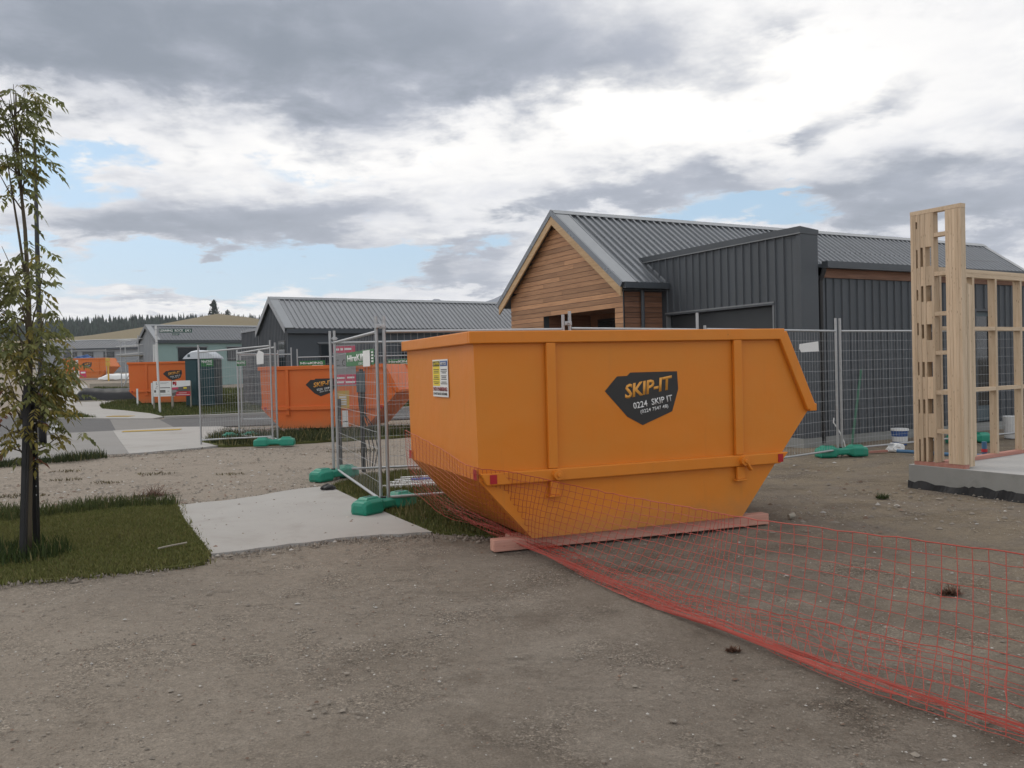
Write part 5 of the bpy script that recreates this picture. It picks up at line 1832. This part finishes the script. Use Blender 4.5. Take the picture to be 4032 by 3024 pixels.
# ------------------------------------------------------------------ young ash tree and its stakes
def ash_tree():
    t = thing('young_tree', 'young ash tree with two leafy tiers and thin bare stems', 'tree', (-4.22, 7.42, 0))
    main = [(0, 0, -.1), (.02, 0, .3), (.05, .01, .9), (.08, 0, 1.6), (.10, -.01, 2.2), (.085, 0, 2.8), (.05, 0, 3.3), (.03, .02, 3.75), (.045, 0, 3.98)]
    trunk = link('trunk', MB().tube(main, [.038, .032, .027, .024, .019, .015, .011, .007, .003], 10), 'bark', t, smooth=True)
    side = [(.10, -.01, 2.15), (.07, .0, 2.4), (.02, .01, 2.8), (-.03, .02, 3.15), (-.07, .02, 3.5)]
    link('branch', MB().tube(side, [.013, .012, .010, .007, .003], 8), 'bark', t, smooth=True)
    r_ = np.random.default_rng(17)
    V, F, T = [], [], []
    nb = 0
    twigs = []

    def leaf(base, az, droop, L, col):
        nonlocal nb
        d = np.array([math.cos(az), math.sin(az), 0.35])
        pts = [base]
        for i in range(6):
            d = d + np.array([0, 0, -droop])
            d /= np.linalg.norm(d)
            pts.append(pts[-1] + d * L / 6)
        side_ = np.array([-math.sin(az), math.cos(az), 0])

        def leaflet(p, dirv, ln, wd):
            nonlocal nb
            dirv = dirv / np.linalg.norm(dirv)
            s = np.cross(dirv, np.array([r_.normal(0, .35), r_.normal(0, .35), 1.0]))
            s /= np.linalg.norm(s) + 1e-6
            q = [p, p + dirv * ln * .4 + s * wd, p + dirv * ln + np.array([0, 0, -ln * .15]), p + dirv * ln * .4 - s * wd]
            V.extend(q)
            F.append((nb, nb + 1, nb + 2, nb + 3))
            c = col * r_.uniform(.75, 1.25)
            T.extend([c] * 4)
            nb += 4
        for i in (2, 3, 4, 5):
            for sg in (-1, 1):
                dv = side_ * sg * .9 + (pts[i + 1 if i < 6 else i] - pts[i - 1]) * (2.2 / (L / 3)) * .25 + np.array([0, 0, -.45 + r_.normal(0, .2)])
                leaflet(pts[i], dv, r_.uniform(.045, .072), r_.uniform(.011, .017))
        leaflet(pts[6], pts[6] - pts[5], r_.uniform(.06, .09), .015)

    def tier(n, cen, rad, zlo, zhi, nbr, seed, rootz):
        rr = random.Random(seed)
        for b in range(nbr):
            az = rr.uniform(0, 6.283)
            z0 = rr.uniform(rootz[0], rootz[1])
            i = min(range(len(main)), key=lambda k: abs(main[k][2] - z0))
            x0 = np.interp(z0, [m[2] for m in main], [m[0] for m in main])
            tip = np.array([cen[0] + math.cos(az) * rad * rr.uniform(.5, 1), cen[1] + math.sin(az) * rad * rr.uniform(.5, 1), min(zhi, z0 + rr.uniform(.15, .6))])
            b0 = np.array([x0, 0, z0])
            mid = (b0 + tip) / 2 + np.array([0, 0, -.03])
            twigs.append(([tuple(b0), tuple(mid), tuple(tip)], [.007, .005, .002]))
            for k in range(n // nbr):
                f = rr.uniform(.25, 1.0)
                p = b0 * (1 - f) + tip * f + r_.normal(0, .06, 3)
                g = r_.uniform(0, 1)
                z = p[2]
                base = np.array([.185, .185, .066]) * (1 - g) + np.array([.120, .138, .056]) * g
                if z < 1.75 and r_.random() < .45:
                    base = np.array([.20, .165, .045])
                if z < 1.45 and p[0] < -.02 and r_.random() < .75:
                    base = np.array([.16, .070, .045])
                if r_.random() < .06:
                    base = np.array([.17, .14, .035])
                leaf(p, az + rr.uniform(-1.3, 1.3), rr.uniform(.10, .30), rr.uniform(.14, .24), base)
    tier(400, (.03, 0), .42, 1.05, 2.62, 34, 3, (1.0, 2.3))
    tier(130, (.0, 0), .40, 1.0, 1.7, 12, 5, (.85, 1.4))
    tier(170, (-.02, 0), .21, 3.0, 4.0, 24, 4, (2.95, 3.8))
    for z in (2.45, 2.6, 2.7, 2.85):
        leaf(np.array([.09, 0, z]), z * 9, .3, .14, np.array([.09, .095, .03]))
    for p_, rr_ in twigs:
        link('branch', MB().tube(p_, rr_, 5, False), 'bark', trunk)
    # low bare twigs
    for (a, b) in (((.05, 0, .95), (-.10, -.05, 1.28)), ((.06, 0, 1.0), (-.16, .05, 1.5)), ((.06, 0, 1.05), (.17, -.05, 1.3)), ((.045, 0, .8), (-.14, 0, 1.12))):
        link('branch', MB().tube([a, tuple((Vector(a) + Vector(b)) / 2 + Vector((0, 0, -.02))), b], [.008, .006, .003], 6, False), 'bark', trunk)
    o = link('crown', npmesh('crown', np.array(V), np.array(F), np.array(T)), 'leaf', t)
    o['kind'] = 'stuff'


ash_tree()


def star_stake(label, base, top, dots):
    b, tp = Vector(base), Vector(top)
    o = thing('tree_stake', label, 'stake', b, 0, 'steel stakes at the young tree')
    d = tp - b
    mb = MB()
    for a in (80, 200, 320):
        u = Vector((math.cos(R(a)), math.sin(R(a)), 0))
        mb.beam(u * .017 + Vector((0, 0, -.1)), d + u * .017, .034, .009, u.cross(Vector((0, 0, 1))))
    link('post', mb, 'black', o)
    if dots:
        for i in range(9):
            f = .35 + i * .055
            p = d * f
            link('hole', MB().tube([(p.x + .022, p.y - .026, p.z), (p.x + .022, p.y - .034, p.z)], .0055, 8), 'whiteplastic', o)
    return o


star_stake('black steel stake leaning in front of the young tree trunk', (-4.13, 7.20, 0), (-4.085, 7.29, 1.46), False)
star_stake('black steel stake with a row of pale holes behind the leaning one', (-4.25, 7.64, 0), (-4.085, 7.37, 1.44), True)
tie = thing('tree_tie', 'black strap tying the young tree to the top of its stakes', 'strap', (-4.10, 7.34, 1.22))
mb = MB()
pts = [(.075 * math.cos(a), .07 * math.sin(a), .012 * math.sin(2 * a)) for a in np.linspace(0, 2 * math.pi, 18)]
for a, b in zip(pts[:-1], pts[1:]):
    mb.beam(a, b, .004, .09)
link('strap', mb, 'black', tie)
mb = MB()
for a, b in zip(pts[:-1], pts[1:]):
    mb.beam((a[0] * .8 + .0, a[1] * .8, a[2] + .12), (b[0] * .8, b[1] * .8, b[2] + .12), .004, .07)
link('strap', mb, 'black', tie)


# ------------------------------------------------------------------ orange barrier netting
def cr(p0, p1, p2, p3, t):
    return 0.5 * ((2 * p1) + (-p0 + p2) * t + (2 * p0 - 5 * p1 + 4 * p2 - p3) * t * t + (-p0 + 3 * p1 - 3 * p2 + p3) * t ** 3)


def resample(pts, n):
    P = [Vector(p) for p in pts]
    P = [P[0] * 2 - P[1]] + P + [P[-1] * 2 - P[-2]]
    out = []
    m = len(P) - 3
    for i in range(n):
        f = i / (n - 1) * m
        k = min(int(f), m - 1)
        out.append(cr(P[k], P[k + 1], P[k + 2], P[k + 3], f - k))
    return out


def barrier_net():
    top = [(-1.10, 8.78, .90), (-.66, 7.75, .80), (-.36, 6.93, .725), (-.02, 6.93, .665), (.33, 6.78, .60), (.76, 6.0, .592), (1.13, 5.3, .604), (1.32, 5.0, .60), (1.73, 4.2, .647), (2.135, 3.6, .668), (2.62, 3.0, .69)]
    fold = [(-1.08, 8.74, .56), (-.72, 8.15, .27), (-.32, 7.60, .10), (-.05, 7.36, .02), (.22, 6.85, .012), (.52, 5.97, .012), (.83, 5.28, .012), (1.15, 4.76, .012), (1.50, 3.95, .012), (1.94, 3.27, .012), (2.35, 2.6, .012)]
    hem = [(-1.02, 8.80, .24), (-.68, 8.42, .05), (-.30, 8.0, .03), (.12, 7.5, .02), (.42, 6.85, .02), (.62, 6.35, .02), (.92, 5.76, .02), (1.27, 5.2, .02), (1.72, 4.8, .02), (2.37, 4.02, .02), (2.9, 3.3, .02)]
    NU = 100
    T_, F_, H_ = resample(top, NU), resample(fold, NU), resample(hem, NU)
    r_ = random.Random(12)
    nv1, nv2 = 12, 6
    grid = []
    for i in range(NU):
        t, f, h = T_[i], F_[i], H_[i]
        col = []
        u = i / (NU - 1)
        wob = .012 * math.sin(i * .61) + .01 * math.sin(i * .23 + 1)
        inward = (h - f)
        inward.z = 0
        if inward.length > 1e-4:
            inward.normalize()
        for k in range(nv1 + 1):
            s = k / nv1
            # hangs nearly straight, belly towards the viewer near the ground
            zf = t.z + (f.z - t.z) * s
            e = s ** 1.5
            p = Vector((t.x + (f.x - t.x) * e, t.y + (f.y - t.y) * e, zf))
            bel = math.sin(math.pi * s) * .03
            p -= inward * (bel * (1 if u > .3 else .2))
            p.x += wob * s * (1 - s) * 2 + r_.uniform(-.003, .003)
            p.z += r_.uniform(-.003, .003)
            col.append(p)
        for k in range(1, nv2 + 1):
            s = k / nv2
            p = f.lerp(h, s)
            p.z += .012 + .03 * math.sin(math.pi * s) * abs(math.sin(i * .35)) + r_.uniform(0, .012)
            sh = Vector((.427, -.904, 0)) * (.05 * s * math.sin(i * .17) + r_.uniform(-.008, .008))
            col.append(p + sh)
        grid.append(col)
    nv = nv1 + nv2 + 1
    mb = MB()
    for i in range(NU):
        mb.tube([grid[i][k] for k in range(nv)], .0018, 4, False)
    for k in range(nv):
        rad = .003 if k in (0, nv - 1) else .0017
        mb.tube([grid[i][k] + Vector((0, 0, .002 * math.sin(i * 2.1 + k))) for i in range(NU)], rad, 4, False)
    # loose bunched folds lying along the ground line
    for q in range(4):
        offs = r_.uniform(.01, .13)
        ph = r_.uniform(0, 6)
        line = []
        for i in range(33, NU):
            d_ = (H_[i] - F_[i])
            d_.z = 0
            d_ = d_.normalized() if d_.length > 1e-4 else d_
            line.append(F_[i] + d_ * max(.0, offs + .035 * math.sin(i * .21 + ph)) + Vector((0, 0, .012 + .02 * abs(math.sin(i * .33 + ph)))))
        mb.tube(line, .0017, 4, False)
        for i in range(0, len(line) - 3):
            if r_.random() < .22:
                mb.tube([line[i], (line[i] + F_[min(i + 7, NU - 1)]) / 2 + Vector((0, 0, .02)), F_[min(i + 7 + r_.randint(0, 2), NU - 1)]], .0016, 3, False)
    o = link('barrier_net', mb, 'net')
    return tag(o, 'sagging orange-red safety net draped along the dirt in front of the amber skip', 'net')


barrier_net()


# ------------------------------------------------------------------ grass
def grass(name, polys, dens, hrange, col_a, col_b, seed, width=.006, lean=.5, yellow=.06, hfun=None, zoff=.008):
    r_ = np.random.default_rng(seed)
    PX, PY = [], []
    for poly, d_ in polys:
        P = np.array(poly)
        mn, mx = P.min(0), P.max(0)
        n = int((mx[0] - mn[0]) * (mx[1] - mn[1]) * dens * d_)
        x = r_.uniform(mn[0], mx[0], n)
        y = r_.uniform(mn[1], mx[1], n)
        ok = inpoly(x, y, poly)
        PX.append(x[ok])
        PY.append(y[ok])
    x, y = np.concatenate(PX), np.concatenate(PY)
    n = len(x)
    h = r_.uniform(hrange[0], hrange[1], n)
    cl = .5 + .5 * fbm2(x * 2.3, y * 2.3, seed + 5) / 1.6
    h *= .55 + .75 * np.clip(cl, 0, 1)
    if hfun is not None:
        h *= hfun(x, y)
    a = r_.uniform(0, 2 * np.pi, n)
    b = r_.uniform(0, 2 * np.pi, n)
    ln = r_.uniform(.1, lean, n) * h
    z = np.where(y < 16, 0, .00065 * np.clip(y - 16, 0, 46) ** 2) + zoff
    w = width * r_.uniform(.6, 1.3, n)
    dx, dy = np.cos(a) * w, np.sin(a) * w
    lx, ly = np.cos(b) * ln, np.sin(b) * ln
    V = np.zeros((n, 5, 3))
    V[:, 0] = np.stack([x - dx, y - dy, z - .01], 1)
    V[:, 1] = np.stack([x + dx, y + dy, z - .01], 1)
    V[:, 2] = np.stack([x + dx * .7 + lx * .35, y + dy * .7 + ly * .35, z + h * .55], 1)
    V[:, 3] = np.stack([x - dx * .7 + lx * .35, y - dy * .7 + ly * .35, z + h * .55], 1)
    V[:, 4] = np.stack([x + lx, y + ly, z + h], 1)
    i = np.arange(n) * 5
    F = np.concatenate([np.stack([i, i + 1, i + 2], 1), np.stack([i, i + 2, i + 3], 1), np.stack([i + 3, i + 2, i + 4], 1)])
    k = np.clip(cl + r_.normal(0, .25, n), 0, 1)[:, None]
    c = np.array(col_a) * (1 - k) + np.array(col_b) * k
    yl = r_.random(n) < yellow
    c[yl] = np.array([.20, .17, .075])
    c *= r_.uniform(.7, 1.3, (n, 1))
    T = np.repeat(c, 5, axis=0)
    o = link(name, npmesh(name, V.reshape(-1, 3), F, T), 'grass')
    return struct(o, 'stuff')


GA, GB = (.112, .128, .036), (.168, .160, .056)
grass('lawn_grass', [(LAWN, 1.0)], 6500, (.014, .046), GA, GB, 31, .0045, 1.0)
TALL = [(-8, 9.75), (-5.98, 9.95), (-5.3, 9.8), (-5.05, 10.35), (-4.2, 10.38), (-3.95, 10.15), (-3.95, 9.9), (-4.4, 9.95), (-4.9, 9.6), (-5.3, 9.1), (-6.2, 9.2), (-8, 9.1)]
grass('edge_grass', [([(-7.2, 5.45), (-4.4, 6.08), (-3.35, 6.38), (-2.5, 6.74), (-2.38, 6.95), (-2.55, 7.1), (-3.3, 6.62), (-4.4, 6.32), (-7.2, 5.75)], 1.0),
                     ([(-2.5, 7.2), (-3.42, 9.05), (-3.86, 10.05), (-4.0, 9.95), (-3.55, 9.0), (-2.62, 7.15)], .8)], 650, (.01, .05), GA, GB, 41, .005, 1.2, .15)
grass('tall_grass', [(TALL, 1.0)], 1300, (.06, .17), (.052, .070, .022), (.085, .098, .032), 32, .006, .7)
grass('tall_grass', [([(-4.75, 6.9), (-4.45, 7.75), (-4.1, 7.75), (-3.85, 7.5), (-3.85, 7.1), (-4.2, 6.85)], 1.0)], 1600, (.06, .17), (.030, .052, .014), (.05, .07, .02), 33)
grass('strip_grass', [(LAWN2, 1.0)], 2400, (.02, .075), (.080, .094, .028), (.125, .125, .042), 34, yellow=.1)
STRIP = [(-11, 14.5), (-8.9, 15.0), (-8.55, 15.45), (-8.0, 15.85), (-7.7, 16.34), (-8.05, 16.75), (-8.5, 16.35), (-8.85, 15.75), (-9.5, 15.5), (-11.5, 14.9)]
grass('strip_grass', [(STRIP, 1.0)], 1300, (.05, .17), (.028, .042, .016), (.05, .062, .024), 35, .007)
grass('far_grass', [(FARLAWN, 1.0), (TONGUE, 1.0)], 190, (.05, .16), (.058, .078, .022), (.095, .108, .034), 36, .012)
FOOTG = [(-6.9, 19.2), (-6.1, 18.2), (-5.3, 18.3), (-4.6, 18.6), (-2.5, 19.6), (-1.2, 20.9), (-2.5, 21.6), (-5.2, 21.6), (-6.6, 21.3), (-7.3, 22.0), (-7.2, 20.4)]
sheet('rough_verge', jitter_poly(FOOTG, .3, .12, 9), .030, 'lawn', 1.2)
grass('rough_grass', [(FOOTG, 1.0)], 420, (.06, .22), (.032, .046, .016), (.062, .068, .026), 37, .009, .8, .12, zoff=.03)
# long stems by the slab corner and round the stakes
grass('long_stems', [([(-1.25, 8.7), (-1.0, 8.4), (-.6, 8.7), (-.9, 9.4), (-1.2, 9.5)], 1.0), ([(-4.9, 7.0), (-4.7, 7.6), (-4.4, 7.6), (-4.4, 7.0)], .6)], 170, (.16, .34), (.10, .09, .04), (.17, .145, .065), 38, .003, .6, .4)

r_ = random.Random(40)
weeds = [(-4.62, 11.0, .22, 'dead', 'dry reddish weed clump on the gravel path beyond the lawn'), (3.98, 9.34, .10, 'live', 'small green weed on the dirt before the house slab'),
         (2.75, 5.48, .09, 'dead', 'dry brown weed seen through the safety net'), (1.12, 4.50, .04, 'dead', 'dark weed tuft at the fold of the safety net')]
for (x, y, s, kind, lab) in weeds:
    rr = np.random.default_rng(int(abs(x) * 100))
    V, F, T = [], [], []
    for i in range(130):
        a = rr.uniform(0, 6.28)
        L_ = s * rr.uniform(.4, 1.2)
        e = rr.uniform(.15, 1.2)
        d = np.array([math.cos(a) * math.cos(e) * (1.9 if kind == 'dead' and s > .2 else 1), math.sin(a) * math.cos(e), math.sin(e) * .8])
        b = np.array([rr.normal(0, s * .35), rr.normal(0, s * .25), -.01])
        sd_ = np.array([-math.sin(a), math.cos(a), .2]) * .005
        k = len(V)
        V += [b - sd_, b + sd_, b + d * L_]
        F.append((k, k + 1, k + 2))
        c = np.array([.115, .060, .040]) if kind == 'dead' else np.array([.045, .065, .02])
        T += [c * rr.uniform(.6, 1.4)] * 3
    tag(link('weed', npmesh('weed', V, F, np.array(T)), 'grass', None, (x, y, 0)), lab, 'weed', 'weeds on the dirt')
# flat brown-green patches on the far gravel
for k, (x, y, sx_, lab) in enumerate(((-5.6, 13.4, .35, 'a'), (-6.7, 12.9, .3, 'b'), (-5.9, 12.4, .28, 'c'), (-6.4, 11.2, .4, 'd'), (-4.9, 10.75, .55, 'e'), (-7.3, 14.1, .3, 'f'), (-4.3, 13.1, .25, 'g'), (-3.0, 16.4, .6, 'h'), (-8.4, 11.4, .4, 'i'))):
    pg = [(x + sx_ * math.cos(a) * rng.uniform(.6, 1.2), y + sx_ * .55 * math.sin(a) * rng.uniform(.6, 1.2)) for a in np.linspace(0, 6.28, 14)[:-1]]
    grass('moss_patch', [(pg, 1)], 700, (.006, .03), (.10, .082, .050), (.13, .11, .06), 60 + k, .006, 1.2, .1)


# ------------------------------------------------------------------ stones and grit
def stones(name, n, region, smin, smax, seed, dens_fn=None, zbase=0.0, pale=.10, avoid=(SLAB, LAWN)):
    r_ = np.random.default_rng(seed)
    x = r_.uniform(region[0], region[1], n)
    y = region[2] + (region[3] - region[2]) * r_.random(n) ** 1.35
    keep = np.ones(n, bool)
    for a in avoid:
        keep &= ~inpoly(x, y, a)
    if dens_fn is not None:
        keep &= r_.random(n) < dens_fn(x, y)
    x, y = x[keep], y[keep]
    n = len(x)
    s = smin + (smax - smin) * r_.random(n) ** 4
    base = np.array([[1, 0, 0], [.31, .95, 0], [-.8, .59, 0], [-.8, -.59, 0], [.31, -.95, 0], [.1, .05, .75]])
    tri = np.array([[0, 1, 5], [1, 2, 5], [2, 3, 5], [3, 4, 5], [4, 0, 5]])
    V = base[None] * r_.uniform(.65, 1.25, (n, 6, 1))
    an = r_.uniform(0, 6.28, n)
    ca, sa = np.cos(an)[:, None], np.sin(an)[:, None]
    ex = r_.uniform(.6, 1.3, n)[:, None]
    X = V[:, :, 0] * ex
    Y = V[:, :, 1]
    Vx = (X * ca - Y * sa) * s[:, None] + x[:, None]
    Vy = (X * sa + Y * ca) * s[:, None] + y[:, None]
    Vz = (V[:, :, 2] * s[:, None] * r_.uniform(.5, 1.1, n)[:, None]) - s[:, None] * .08 + zbase + np.where(y < 16, 0, .00065 * np.clip(y - 16, 0, 46) ** 2)[:, None]
    F = (tri[None] + (np.arange(n) * 6)[:, None, None]).reshape(-1, 3)
    g = r_.uniform(.7, 1.2, n)[:, None]
    c = np.array([[.225, .197, .165]]) * g
    pk = r_.random(n) < pale
    c[pk] = np.array([.42, .40, .37]) * r_.uniform(.7, 1.1, (pk.sum(), 1))
    br = r_.random(n) < .15
    c[br] = np.array([.20, .135, .10]) * r_.uniform(.6, 1.1, (br.sum(), 1))
    T = np.repeat(c, 6, axis=0)
    o = link(name, npmesh(name, np.stack([Vx, Vy, Vz], 2).reshape(-1, 3), F, T), 'stone')
    return struct(o, 'stuff')


def patchy(x, y):
    return np.clip(.45 + .55 * fbm2(x * 1.1, y * 1.1, 77), .06, 1)


stones('fine_gravel', 85000, (-4.5, 5.5, 2.3, 9.0), .003, .009, 51, patchy, -.006)
stones('gravel', 5000, (-5, 7, 2.2, 10), .005, .019, 52, patchy, -.007)
stones('path_gravel', 22000, (-9, .5, 9.5, 18), .007, .032, 53, lambda x, y: patchy(x, y) * .9, -.006, .16)
stones('yard_gravel', 7000, (2.2, 9, 7.5, 14.5), .006, .035, 54, patchy, -.006, .1)
stones('slab_grit', 1500, (-4.0, -.7, 7.1, 11.4), .006, .026, 55, lambda x, y: .35 + 0 * x, .014, .2, (LAWN,))
EDGE = [(-3.9, 10.0), (-3.5, 10.2), (-3.1, 10.68), (-2.8, 11.15), (-2.5, 11.3)]
EDGE2 = [(-2.6, 7.1), (-2.0, 7.48), (-1.4, 7.76), (-.8, 7.86), (-.2, 7.6)]


def edge_line(name, pts, n, spread, seed, smin=.004, smax=.018, z=.006):
    r2_ = np.random.default_rng(seed)
    P = np.array(pts)
    seg = r2_.integers(0, len(P) - 1, n)
    f = r2_.random((n, 1))
    q = P[seg] * (1 - f) + P[seg + 1] * f + r2_.normal(0, spread, (n, 2))
    V, F, T = [], [], []
    for i in range(n):
        s = smin + (smax - smin) * r2_.random() ** 3
        k = len(V)
        a0 = r2_.uniform(0, 6.28)
        for j in range(5):
            a = a0 + j * 1.2566
            V.append((q[i, 0] + s * math.cos(a) * r2_.uniform(.7, 1.2), q[i, 1] + s * math.sin(a) * r2_.uniform(.7, 1.2), z - .01))
        V.append((q[i, 0], q[i, 1], z + s * r2_.uniform(.3, .9)))
        for j in range(5):
            F.append((k + j, k + (j + 1) % 5, k + 5))
        c = np.array([.22, .19, .16]) * r2_.uniform(.5, 1.3)
        T += [c] * 6
    struct(link(name, npmesh(name, V, F, np.array(T)), 'stone'), 'stuff')


edge_line('edge_gravel', EDGE, 700, .09, 61)
edge_line('edge_gravel', EDGE2, 800, .09, 62)
edge_line('edge_gravel', [(-8.0, 16.8), (-7.55, 16.9), (-6.5, 17.85)], 400, .12, 63, .008, .04)
edge_line('edge_gravel', [(-4.4, 6.22), (-3.35, 6.5), (-2.55, 6.9)], 500, .07, 64)


# ------------------------------------------------------------------ thin air between here and the hills
hz = MB().box(-2100, 2100, -340, 2900, -45, 330)
hm = bpy.data.materials.new('haze')
hm.use_nodes = True
hm.node_tree.nodes.clear()
hv = N(hm.node_tree, 'ShaderNodeVolumePrincipled')
hv.inputs['Color'].default_value = (0.86, 0.91, 1.0, 1)
hv.inputs['Density'].default_value = 0.00022
hv.inputs['Anisotropy'].default_value = 0.2
ho = N(hm.node_tree, 'ShaderNodeOutputMaterial')
hm.node_tree.links.new(hv.outputs[0], ho.inputs['Volume'])
struct(link('haze', hz, hm), 'stuff')
